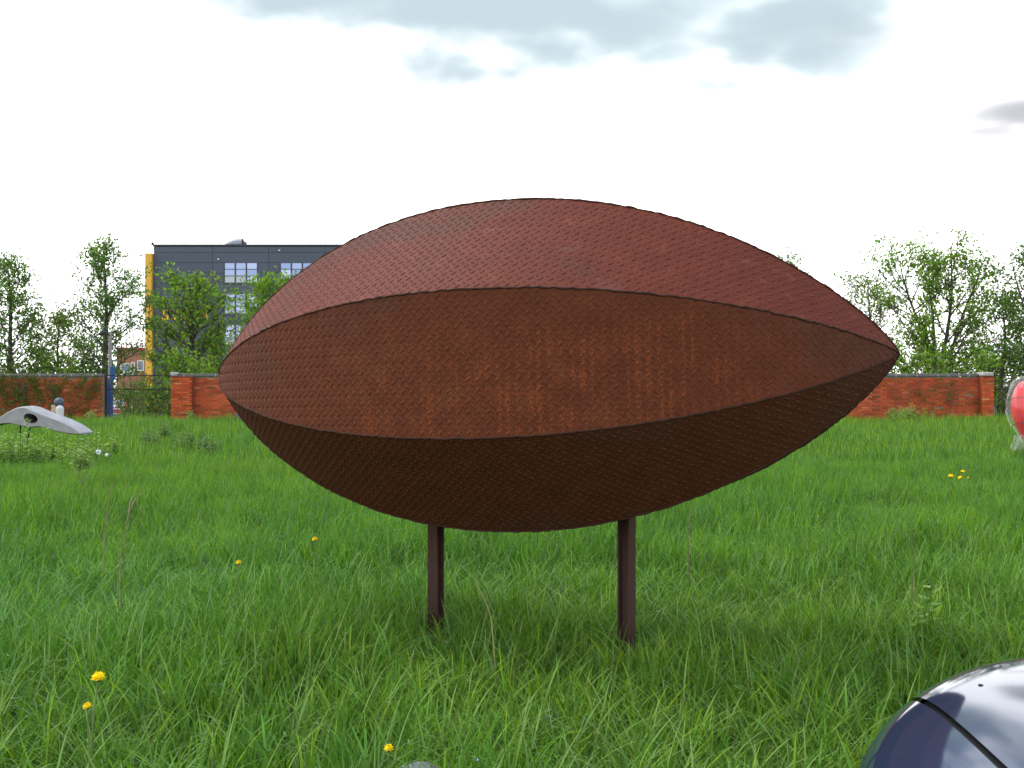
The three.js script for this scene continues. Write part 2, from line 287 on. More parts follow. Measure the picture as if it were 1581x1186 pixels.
// ---------------------------------------------------------------- orange brick house, blue column, pole, car, cones behind the gate
{
  const D = 140, S = D / F, px = (x) => (x - CX) * S, py = (y) => EYE - (y - HY) * S, by = -1.7;
  const g = thing('brick_house', 'orange brick house with a red railed roof terrace seen between the left trees', 'house', new THREE.Vector3(px(210), by, -D - 4));
  const gx = (x) => px(x) - px(210), gy = (y) => py(y) - by, wh = std(0.72, 0.7, 0.66, 0.7), gl = phys(0.1, 0.13, 0.16, 0.1, { metalness: 0.5 });
  const bt = linTex(256, 256, (i, j) => { const row = Math.floor(j / 8), jx = (i + (row % 2) * 12) % 24, m = j % 8 < 1 || jx < 1 ? 1 : 0, v = 0.85 + 0.3 * fbm(i / 20, j / 10, 2, 3) + 0.15 * noise(Math.floor((i + (row % 2) * 12) / 24) * 3.7, row * 2.3, 1); return m ? [0.4, 0.3, 0.24] : [0.45 * v, 0.17 * v, 0.085 * v]; });
  const bm = new THREE.MeshStandardMaterial({ map: bt, roughness: 0.95 }); const wallG = box(58 * S, gy(540), 8, gx(209), gy(540) / 2, 0); const uv = wallG.attributes.uv; for (let i = 0; i < uv.count; i++) uv.setXY(i, uv.getX(i) * 2, uv.getY(i) * 3);
  part('wall', wallG, bm, g);
  const redm = std(0.45, 0.05, 0.04, 0.6);
  part('roof_edge', box(60 * S, 0.28, 8.4, gx(209), gy(540) + 0.14, 0), redm, g);
  part('terrace_railing', mergeGeometries([box(50 * S, 0.1, 0.1, gx(211), gy(531), 3.9), ...[0, 1, 2, 3, 4, 5, 6].map((k) => box(0.14, 0.62, 0.1, gx(187 + k * 8), gy(534.5), 3.9))]), redm, g);
  for (const [x, y, w, h] of [[213, 557, 9, 15], [187, 562, 13, 12], [203, 560, 5, 12]]) {
    const f = part('window', mergeGeometries([box(w * S, 0.13, 0.16, gx(x + w / 2), gy(y), 4.03), box(w * S, 0.13, 0.16, gx(x + w / 2), gy(y + h), 4.03), box(0.13, h * S, 0.17, gx(x), gy(y + h / 2), 4.03), box(0.13, h * S, 0.17, gx(x + w), gy(y + h / 2), 4.03)]), wh, g);
    part('pane', box(w * S - 0.13, h * S - 0.13, 0.04, gx(x + w / 2), gy(y + h / 2), 4.01), gl, f);
  }
  const pn = part('white_panel', box(21 * S, 7 * S, 0.14, gx(197), gy(576), 4.06), wh, g);
  part('ochre_panel', box(7 * S, 11 * S, 0.14, gx(180.5), gy(573), 4.06), std(0.5, 0.36, 0.12, 0.8), g);

  const bl = thing('blue_column', 'tall blue metal column just behind the gate beside the left brick wall', 'column', new THREE.Vector3(at(167, HY, 41).x, 0, -41)), S4 = 41 / F, bm2 = phys(0.022, 0.05, 0.17, 0.6, { specularIntensity: 0.4 });
  part('lower_panel', new RoundedBoxGeometry(11.5 * S4, 1.7, 0.3, 2, 0.02).translate(0, 0.85, 0), bm2, bl); part('upper_panel', new RoundedBoxGeometry(6 * S4, 0.5, 0.24, 2, 0.02).translate(0.17, 1.87, 0), phys(0.018, 0.075, 0.19, 0.6, { specularIntensity: 0.4 }), bl);
  part('seam', mergeGeometries([0.5, 1.0, 1.45].map((y) => box(11.7 * S4, 0.018, 0.31, 0, y, 0))), std(0.02, 0.05, 0.2, 0.6), bl);

  const D3 = 43, pole = thing('utility_pole', 'weathered grey pole with a small lamp head above the left end of the gate', 'pole', new THREE.Vector3(at(170, HY, D3).x, groundY(0, -D3), -D3));
  const topY = at(0, 514, D3).y + 0.05; part('shaft', tube([0, 0.3, 0.6, 1].map((k) => new THREE.Vector3(0, k * topY, 0)), 0.085, 0.062, 10), std(0.22, 0.2, 0.18, 0.9), pole);
  part('bracket', tube([new THREE.Vector3(0, topY - 0.15, 0.05), new THREE.Vector3(-0.14, topY - 0.02, 0.1), new THREE.Vector3(-0.24, topY, 0.12)], 0.022, 0.02, 6), ironMat, pole);
  const lh = new THREE.LatheGeometry([[0.0, 0.12], [0.07, 0.1], [0.13, 0.0], [0.14, -0.05], [0, -0.06]].map((p) => new THREE.Vector2(...p)), 12).translate(-0.26, topY - 0.06, 0.12); part('lamp_head', lh, ironMat, pole);

  // parked hatchback, seen from behind
  const DC = 103, cb = at(186, 639.5, DC), car = thing('parked_car', 'red car with white tailgate parked on the road beyond the gate', 'car', new THREE.Vector3(cb.x - 0.55, -1.64, -DC)); car.rotation.y = 0.5;
  const sh = new THREE.Shape(); [[-2, 0.3], [-2.05, 0.75], [-1.9, 0.98], [-1.35, 1.02], [-0.75, 1.42], [0.6, 1.46], [1.5, 1.02], [1.95, 0.85], [2.02, 0.4], [1.9, 0.3]].forEach((p, i) => i ? sh.lineTo(...p) : sh.moveTo(...p));
  const bg = new THREE.ExtrudeGeometry(sh, { depth: 1.5, bevelEnabled: true, bevelThickness: 0.1, bevelSize: 0.08, bevelSegments: 3 }).translate(0, 0, -0.75); bg.rotateY(Math.PI / 2);
  part('body', bg, phys(0.36, 0.03, 0.03, 0.3, { clearcoat: 1, clearcoatRoughness: 0.05 }), car);
  part('tailgate', new RoundedBoxGeometry(1.15, 0.42, 0.1, 2, 0.04).translate(0, 0.78, 2.07), std(0.7, 0.7, 0.72, 0.4), car);
  const rw = new RoundedBoxGeometry(1.3, 0.5, 0.06, 2, 0.02); rw.rotateX(-0.95); rw.translate(0, 1.24, 1.18); part('rear_window', rw, phys(0.5, 0.55, 0.6, 0.08, { metalness: 0.6 }), car);
  for (const s of [-1, 1]) part('tail_light', new RoundedBoxGeometry(0.24, 0.3, 0.1, 2, 0.03).translate(s * 0.7, 0.85, 2.06), phys(0.4, 0.01, 0.015, 0.15), car);
  for (const s of [-1, 1]) for (const z of [-1.25, 1.3]) { const w = part('wheel', new THREE.CylinderGeometry(0.32, 0.32, 0.2, 18).rotateZ(Math.PI / 2).translate(s * 0.78, 0.32, z), std(0.015, 0.015, 0.016, 0.8), car); part('rim', new THREE.CylinderGeometry(0.19, 0.19, 0.22, 14).rotateZ(Math.PI / 2).translate(s * 0.78, 0.32, z), std(0.4, 0.4, 0.42, 0.4, { metalness: 0.7 }), w); }
  // traffic cones
  const cp = [[198.5, 637.5, 'orange traffic cone nearest the red car beyond the gate'], [203, 634.5, 'orange traffic cone in the middle of the three on the road'], [210.5, 634, 'orange traffic cone farthest right of the three on the road']];
  for (const [x, y, label] of cp) {
    const d = 3.24 * F / (y - HY), c = thing('traffic_cone', label, 'traffic cone', new THREE.Vector3(at(x, 0, d).x, -1.635, -d), 'orange cones on the road beyond the gate'), om = std(0.7, 0.13, 0.03, 0.6);
    part('cone', new THREE.CylinderGeometry(0.03, 0.17, 0.62, 14).translate(0, 0.34, 0), om, c); part('base', new RoundedBoxGeometry(0.42, 0.05, 0.42, 2, 0.02).translate(0, 0.025, 0), om, c); part('white_band', new THREE.CylinderGeometry(0.085, 0.115, 0.12, 14).translate(0, 0.38, 0), std(0.75, 0.75, 0.75, 0.6), c);
  }
  // grey board fence far right
  const wf = thing('wooden_fence', 'weathered grey board fence beyond the railing at the right edge', 'fence', new THREE.Vector3(at(1590, HY, 50).x, groundY(0, -50), -50)), wm = [0.2, 0.24, 0.28, 0.42].map((v) => std(v, v * 0.98, v * 0.95, 0.95)); reseed(8);
  const hgt = at(0, 596, 50).y - groundY(0, -50); for (let i = 0; i < 44; i++) part('board', box(0.125, hgt + rr(-0.04, 0.03), 0.02, -3.1 + i * 0.142, hgt / 2, rr(-0.006, 0.006)), rnd() < 0.12 ? wm[3] : wm[Math.floor(rnd() * 3)], wf);
  part('fence_rail', box(6.2, 0.08, 0.04, 0, hgt * 0.75, -0.04), wm[0], wf);
}

// ---------------------------------------------------------------- trees and shrubs
const GREENS = { fresh: [[0.155, 0.30, 0.018], [0.12, 0.245, 0.013], [0.21, 0.35, 0.022]], cool: [[0.115, 0.235, 0.03], [0.09, 0.195, 0.022], [0.155, 0.275, 0.035]], olive: [[0.155, 0.225, 0.03], [0.12, 0.185, 0.024], [0.19, 0.265, 0.035]] };
function tree(o) {   // { label, x, top (pixels), d, w (crown width in pixels), leaves, leaf (m), tone, shape, limbs, start, bark, fork }
  reseed(o.seed);
  const base = new THREE.Vector3(at(o.x, HY, o.d).x, groundY(at(o.x, HY, o.d).x, -o.d), -o.d), H = at(0, o.top, o.d).y - base.y, W = o.w * o.d / F / 2;
  const g = thing(o.name ?? 'tree', o.label, o.cat ?? 'tree', base, o.group), wood = [], tips = [];
  const V = (x, y, z) => new THREE.Vector3(x, y, z), tr = H * (o.thick ?? 0.011) + 0.025;
  const shape = o.shape ?? ((t) => Math.pow(Math.sin(Math.PI * clamp(0.12 + 0.88 * t)), 0.75));
  const start = o.start ?? 0.22;
  const stems = [];
  const nst = o.fork ?? 1;
  for (let s = 0; s < nst; s++) {
    const pts = [], lean = V(nst > 1 ? (s / (nst - 1) - 0.5) * 2 * W * 0.5 + rr(-0.2, 0.2) : rr(-0.25, 0.25), 0, rr(-0.6, 0.6) * (nst > 1 ? W * 0.5 : 0.4)), f0 = nst > 1 ? 0.27 : 0, hh = H * (s === Math.floor(nst / 2) ? 0.985 : rr(0.82, 0.95)), ph = rr(0, 6);
    for (let k = 0; k <= 14; k++) { const t = k / 14, q = clamp((t - f0) / (1 - f0)); pts.push(V(lean.x * Math.pow(q, 0.8) + 0.10 * Math.sin(t * 7 + ph) * t, t * hh, lean.z * Math.pow(q, 0.8) + 0.1 * Math.cos(t * 6 + ph) * t)); }
    wood.push(tube(pts, pts.map((p, k) => tr * (nst > 1 && k > 3 ? 0.62 : 1) * Math.pow(1 - k / 14.5, 0.85) + 0.008), 0, 8)); stems.push(pts);
  }
  const nb = o.limbs ?? 34;
  const branch = (p0, dir, len, r, depth, wt) => {
    const pts = [p0.clone()], n = 6, d = dir.clone(), p = p0.clone();
    for (let k = 0; k < n; k++) { d.x += rr(-0.16, 0.16); d.y += rr(-0.10, 0.16); d.z += rr(-0.16, 0.16); d.normalize(); p.addScaledVector(d, len / n); pts.push(p.clone()); }
    wood.push(tube(pts, r, 0.006, depth ? 4 : 5));
    if (depth < (o.depth ?? 2)) { const m = depth ? 4 : 6; for (let k = 0; k < m; k++) { const q = 0.25 + 0.75 * (k + rnd()) / m, a = pts[Math.min(n, Math.round(q * n))], nd = d.clone().add(V(rr(-0.9, 0.9), rr(-0.5, 0.8), rr(-0.9, 0.9))).normalize(); branch(a, nd, len * rr(0.3, 0.5), Math.max(0.007, r * 0.5), depth + 1, wt); } }
    for (let k = Math.max(1, n - 4); k <= n; k++) { pts[k].wt = wt; tips.push(pts[k]); }
  };
  for (let b = 0; b < nb; b++) {
    const t = start + (0.97 - start) * (b + rnd() * 0.8) / nb, pts = stems[Math.floor(rnd() * nst)], i = Math.min(14, t * 14), p = pts[Math.floor(i)].clone().lerp(pts[Math.min(14, Math.floor(i) + 1)], i % 1);
    const az = b * 2.4 + rr(-0.6, 0.6), up = mix(o.up ?? 0.55, 1.3, t * t), len = W * shape((t - start) / (1 - start)) * rr(0.75, 1.12) * (nst > 1 ? 0.8 : 1) / Math.cos(Math.atan(up) * 0.55);
    branch(p, V(Math.cos(az), up, Math.sin(az)).normalize(), Math.max(0.25, len), Math.max(0.012, tr * 0.4 * (1 - t * 0.7)), 0, clamp(len / (0.55 * W), 0.18, 1.2));
  }
  let my = 0; const rs = []; for (const p of tips) { my = Math.max(my, p.y); rs.push(Math.hypot(p.x, p.z)); } rs.sort((a, b) => a - b); const ky = (H - 0.1) / my, kx = W / rs[Math.floor(rs.length * 0.97)];
  for (const w of wood) w.scale(kx, ky, kx); const seen = new Set(); for (const p of tips) if (!seen.has(p)) { seen.add(p); p.set(p.x * kx, p.y * ky, p.z * kx); }
  const lv = new Leaves(), tone = GREENS[o.tone ?? 'fresh'], per = o.leaves / tips.reduce((q, p) => q + p.wt, 0), cl = o.clump ?? 0.3;
  for (const p of tips) {
    const dens = (0.5 + 1.0 * clamp(0.5 + 1.2 * fbm(p.x * 0.8 + o.seed, p.y * 0.8, p.z * 0.8, 3))) * per * p.wt, m = Math.floor(dens) + (rnd() < dens % 1 ? 1 : 0), hue = tone[Math.floor(rnd() * 3)];
    for (let k = 0; k < m; k++) { const v = rr(0.75, 1.25), s = o.leaf * rr(0.7, 1.3); lv.random(V(p.x + rr(-1, 1) * cl, p.y + rr(-1, 1) * cl * 0.8, p.z + rr(-1, 1) * cl), s, s * 0.62, [hue[0] * v * rr(0.9, 1.15), hue[1] * v, hue[2] * v], 0.4); }
  }
  part('trunk', mergeGeometries(wood), o.bark ?? barkMat, g); const crown = part('crown', lv.build(), leafMat, g); stuff(crown);
  return g;
}
const slim = (t) => Math.pow(clamp(1 - t), 0.55) * (0.55 + 0.45 * clamp(t * 5));
const oval = (t) => Math.pow(Math.sin(Math.PI * clamp(0.14 + 0.84 * t)), 0.65);
tree({ seed: 101, label: 'slender airy tree at the left edge of the picture behind the brick wall', x: 22, top: 386, d: 46, w: 116, leaves: 5200, leaf: 0.13, tone: 'cool', shape: slim, limbs: 44, start: 0.14, up: 0.7 });
tree({ seed: 102, label: 'tall slender airy tree left of the yellow slab, behind the pole', x: 160, top: 358, d: 47, w: 150, leaves: 5600, leaf: 0.13, tone: 'cool', shape: slim, limbs: 48, start: 0.16, up: 0.6 });
tree({ seed: 103, label: 'lower thin tree filling the gap between the two slender trees on the left', x: 96, top: 470, d: 49, w: 120, leaves: 2300, leaf: 0.14, tone: 'olive', shape: oval, limbs: 30, start: 0.15 });
tree({ seed: 104, label: 'dense bright green tree in front of the dark grey building', x: 290, top: 400, d: 50, w: 146, leaves: 3700, leaf: 0.18, clump: 0.24, tone: 'fresh', shape: oval, limbs: 52, start: 0.16, thick: 0.022 });
tree({ seed: 105, label: 'bright green tree showing beside the left end of the steel sculpture', x: 436, top: 412, d: 53, w: 150, leaves: 4600, leaf: 0.18, clump: 0.25, tone: 'fresh', shape: oval, limbs: 40, start: 0.2 });
tree({ seed: 106, label: 'tall tree whose top twigs peek over the upper right edge of the sculpture', x: 1200, top: 380, d: 52, w: 110, leaves: 2200, leaf: 0.15, tone: 'cool', shape: oval, limbs: 40, start: 0.2 });
tree({ seed: 107, label: 'thin sparse tree just right of the pointed end of the sculpture', x: 1338, top: 412, d: 52, w: 125, leaves: 3300, leaf: 0.115, tone: 'olive', shape: oval, limbs: 40, start: 0.12, up: 1.0, bark: paleBark });
tree({ seed: 108, label: 'large broad tree with several dark upright limbs behind the right brick wall', x: 1452, top: 352, d: 48, w: 205, leaves: 7500, leaf: 0.145, tone: 'fresh', shape: (t) => Math.pow(Math.sin(Math.PI * clamp(0.2 + 0.74 * t)), 0.6), limbs: 54, start: 0.2, fork: 4, thick: 0.018, up: 0.75 });
tree({ seed: 109, label: 'thin tree with straight dark trunk behind the right end of the brick wall', x: 1542, top: 425, d: 50, w: 130, leaves: 3000, leaf: 0.14, tone: 'cool', shape: oval, limbs: 36, start: 0.22 });
tree({ seed: 110, label: 'tall tree cut off by the right edge of the picture', x: 1612, top: 345, d: 47, w: 190, leaves: 5200, leaf: 0.15, tone: 'cool', shape: oval, limbs: 46, start: 0.16, fork: 2 });
// undergrowth behind the walls
const SH = [
  [8, 548, 45, 120, 'olive', 'green bush behind the brick wall at the left edge'], [75, 535, 46, 110, 'fresh', 'green bush behind the brick wall above the grey sculpture'], [138, 545, 48, 70, 'cool', 'green bush behind the wall beside the pole'],
  [288, 528, 45, 100, 'fresh', 'green bush beneath the dense tree behind the gate'], [345, 490, 55, 60, 'fresh', 'green bush in front of the grey building beside the sculpture'], [212, 585, 60, 70, 'cool', 'dark green bush seen through the wire gate'], [248, 590, 56, 70, 'cool', 'dark bush beside the road at the right side of the gate'],
  [1335, 505, 45, 100, 'olive', 'bush behind the wall next to the tip of the sculpture'], [1400, 515, 44, 120, 'fresh', 'bright bush behind the wall left of the broad tree'], [1475, 520, 44, 130, 'fresh', 'bright bush behind the wall right of the broad trunk'], [1550, 520, 46, 120, 'cool', 'bush behind the dark railing on the right'], [1625, 520, 45, 120, 'cool', 'bush behind the railing past the right edge'],
];
SH.forEach(([x, top, d, w, tone, label], i) => tree({ name: 'bush', cat: 'bush', group: 'undergrowth behind the brick wall', seed: 200 + i, label, x, top, d, w, tone, leaves: 1800, leaf: 0.15, clump: 0.24, shape: (t) => Math.pow(Math.sin(Math.PI * clamp(0.3 + 0.62 * t)), 0.6), limbs: 34, start: 0.03, up: 0.7, thick: 0.008, fork: 3 }));

// ---------------------------------------------------------------- small things on the meadow
const stoneTex = (a, b, s) => linTex(256, 256, (i, j) => { const v = 0.5 + 0.5 * fbm(i / s, j / s, 4, 5), w = 0.5 + 0.5 * fbm(i / 9, j / 9, 14, 3), m = mix(a, b, v) * (0.85 + 0.3 * w); return [m, m * 0.985, m * 0.95]; });
{ // grey sculpture with a hole
  const D = 20, S = D / F, P = (x, y) => [(x - 45) * S, EYE - (y - HY) * S], g = thing('stone_sculpture', 'low pale grey sculpture with an oval hole on thin black legs, far left', 'sculpture', new THREE.Vector3((45 - CX) * S, 0, -D));
  const sh = new THREE.Shape(), c = [[-75, 664], [-50, 657], [-20, 652], [0, 648], [20, 636], [33, 630.5], [43, 630], [56, 635], [72, 641.5], [90, 648], [102, 653], [116, 660], [125, 666.5], [128, 669], [118, 668.5], [100, 666], [82, 661.5], [66, 657.5], [50, 658], [36, 655.5], [22, 652.5], [6, 653], [-20, 657.5], [-50, 662.5]].map((p) => new THREE.Vector2(...P(...p)));
  sh.setFromPoints(new THREE.CatmullRomCurve3(c.map((p) => new THREE.Vector3(p.x, p.y, 0)), true).getPoints(110).slice(0, -1).map((p) => new THREE.Vector2(p.x, p.y)));
  const hole = new THREE.Path(); { const o = P(53, 645.5); hole.absellipse(o[0], o[1], 11 * S, 7 * S, 0, 2 * Math.PI, true, -0.32); } sh.holes.push(hole);
  const geo = new THREE.ExtrudeGeometry(sh, { depth: 0.3, bevelEnabled: true, bevelThickness: 0.16, bevelSize: 0.027, bevelSegments: 7, curveSegments: 24 }).translate(0, 0, -0.3);
  const uv = geo.attributes.uv; for (let i = 0; i < uv.count; i++) uv.setXY(i, uv.getX(i) * 0.8, uv.getY(i) * 0.8);
  const sm = new THREE.MeshStandardMaterial({ map: stoneTex(0.16, 0.36, 40), roughness: 0.85 }); part('body', geo, sm, g);
  part('hollow_back', new THREE.SphereGeometry(1, 20, 12).scale(0.16, 0.11, 0.08).translate(...P(53, 645.5), -0.36), std(0.02, 0.02, 0.02, 0.9), g);  // near-black backing, its colour stands in for shade inside the hollow
  for (const [a, b, c2, d2] of [[26, 654, 25, 676], [41, 656, 31, 677], [-24, 655, -34, 677]]) { const p = P(a, b), q = P(c2, d2); part('leg', tube([new THREE.Vector3(...p, -0.15), new THREE.Vector3(q[0], 0, -0.12)], 0.014, 0.012, 6), ironMat, g); }
}
{ // white column with dark ball
  const D = 34, S = D / F, g = thing('ball_sculpture', 'white rounded column with a dark grey ball leaning on it behind the grey sculpture', 'sculpture', new THREE.Vector3((93.3 - CX) * S, 0, -D)), y = (v) => EYE - (v - HY) * S;
  const prof = []; for (let k = 0; k <= 12; k++) { const q = k / 12 * Math.PI / 2; prof.push(new THREE.Vector2(Math.cos(q) * 6 * S, y(632) + Math.sin(q) * 6.4 * S)); }
  const lathe = new THREE.LatheGeometry([new THREE.Vector2(0, 0), new THREE.Vector2(5.2 * S, 0), new THREE.Vector2(5.2 * S, y(646)), new THREE.Vector2(5.6 * S, y(639)), ...prof], 24); lathe.rotateZ(0.03);
  part('column', lathe, std(0.5, 0.49, 0.46, 0.8), g);
  const bt = linTex(128, 128, (i, j) => { const b = (j % 16) < 2 ? 0.6 : 1, v = (0.065 + 0.02 * fbm(i / 20, j / 20, 3, 3)) * b; return [v * 0.8, v, v * 1.3]; });
  const ball = part('ball', new THREE.SphereGeometry(7.6 * S, 28, 20), new THREE.MeshStandardMaterial({ map: bt, roughness: 0.55 }), g); ball.position.set(-4.4 * S, y(621.6), -0.1); ball.rotation.z = -0.4;
  const g2 = thing('carved_block', 'small tan painted block on a post beside the white column', 'sculpture', new THREE.Vector3((78.5 - CX) * S, 0, -D - 0.3));
  const tt = linTex(64, 64, (i, j) => { const n = fbm(i / 12, j / 16, 5, 4); return n > 0.1 ? [0.35, 0.1, 0.05] : n < -0.15 ? [0.55, 0.33, 0.1] : [0.55, 0.45, 0.33]; });
  part('block', new RoundedBoxGeometry(9 * S, 13.5 * S, 0.14, 3, 0.02).translate(0, y(632.5), 0), new THREE.MeshStandardMaterial({ map: tt, roughness: 0.8 }), g2); part('post', new THREE.CylinderGeometry(0.03, 0.035, y(639), 8).translate(0, y(639) / 2, 0), barkMat, g2);
}
{ // dark boulder by the wall
  const D = 36, S = D / F, g = thing('boulder', 'small dark boulder with a pale chip at the wall foot left of the sculpture', 'stone', new THREE.Vector3((368 - CX) * S, 0, -D));
  const s = new THREE.IcosahedronGeometry(1, 3), p = s.attributes.position; for (let i = 0; i < p.count; i++) { const k = 1 + 0.2 * fbm(p.getX(i) * 1.5, p.getY(i) * 1.5, p.getZ(i) * 1.5, 3); p.setXYZ(i, p.getX(i) * k * 0.11, 0.28 + p.getY(i) * k * 0.3, p.getZ(i) * k * 0.12); } s.computeVertexNormals();
  part('stone', s, std(0.05, 0.055, 0.065, 0.8), g); part('pale_chip', new RoundedBoxGeometry(0.1, 0.16, 0.1, 2, 0.02).translate(0.15, 0.3, 0.02), std(0.6, 0.6, 0.58, 0.8), g);
}
{ // red sculpture under plastic film
  const D = 20, S = D / F, y = (v) => EYE - (v - HY) * S, g = thing('wrapped_sculpture', 'glossy red sculpture wrapped in clear plastic film at the right edge', 'sculpture', new THREE.Vector3((1607 - CX) * S, 0, -D));
  const form = (rs, lobes, amp, wr, y0, y1, prof) => { const geo = new THREE.SphereGeometry(1, 96, 64), p = geo.attributes.position; for (let i = 0; i < p.count; i++) { let X = p.getX(i), Y = p.getY(i), Z = p.getZ(i); const t = (Y + 1) / 2, a = Math.atan2(Z, X), h = Math.hypot(X, Z), w = wr ? wr * (fbm(a * 2.2, t * 5, 3, 4) + 0.7 * Math.abs(fbm(a * 4, t * 9, 8, 3))) : 0; const r = rs * prof(t) * (1 - amp * Math.pow(Math.abs(Math.cos(a * lobes / 2)), 10)) + w; const hh = Math.pow(h, 0.4); p.setXYZ(i, Math.cos(a) * r * hh, mix(y0, y1, t), Math.sin(a) * r * hh); } geo.computeVertexNormals(); return geo; };
  const prof = (t) => 0.66 + 0.34 * sstep(0, 0.62, t);
  part('red_body', form(43 * S, 9, 0.13, 0, y(692), y(587), prof), phys(0.62, 0.006, 0.010, 0.35, { specularIntensity: 0.5, clearcoat: 0.4, clearcoatRoughness: 0.08 }), g);
  const film = phys(0.97, 0.98, 0.98, 0.16, { transmission: 0.955, thickness: 0, side: THREE.DoubleSide, specularIntensity: 0.4, ior: 1.2 });
  part('plastic_film', form(49 * S, 3, 0.02, 0.05, y(688), y(580), (t) => 0.74 + 0.26 * sstep(0.1, 0.5, t)), film, g);
  const skirt = new THREE.CylinderGeometry(32 * S, 40 * S, 0.28, 72, 10, true), sp = skirt.attributes.position; for (let i = 0; i < sp.count; i++) { const a = Math.atan2(sp.getZ(i), sp.getX(i)), k = 1 + 0.14 * Math.sin(a * 7 + sp.getY(i) * 4) + 0.1 * noise(a * 3, sp.getY(i) * 6, 2); sp.setXYZ(i, sp.getX(i) * k, sp.getY(i) + y(684) + 0.02 * Math.sin(a * 5), sp.getZ(i) * k); } skirt.computeVertexNormals(); part('film_skirt', skirt, film, g);
  for (const t of [0.35, 0.72]) { const pts = []; for (let k = 0; k <= 40; k++) { const a = k / 40 * 2 * Math.PI; pts.push(new THREE.Vector3(Math.cos(a) * 46 * S * prof(t), mix(y(692), y(587), t) + 0.04 * Math.sin(a * 3), Math.sin(a) * 46 * S * prof(t))); } part('tape', tube(pts, 0.006, 0.006, 5), ironMat, g); }
  part('support_post', new THREE.CylinderGeometry(0.05, 0.05, y(683), 10).translate(0, y(683) / 2, 0), ironMat, g);
}

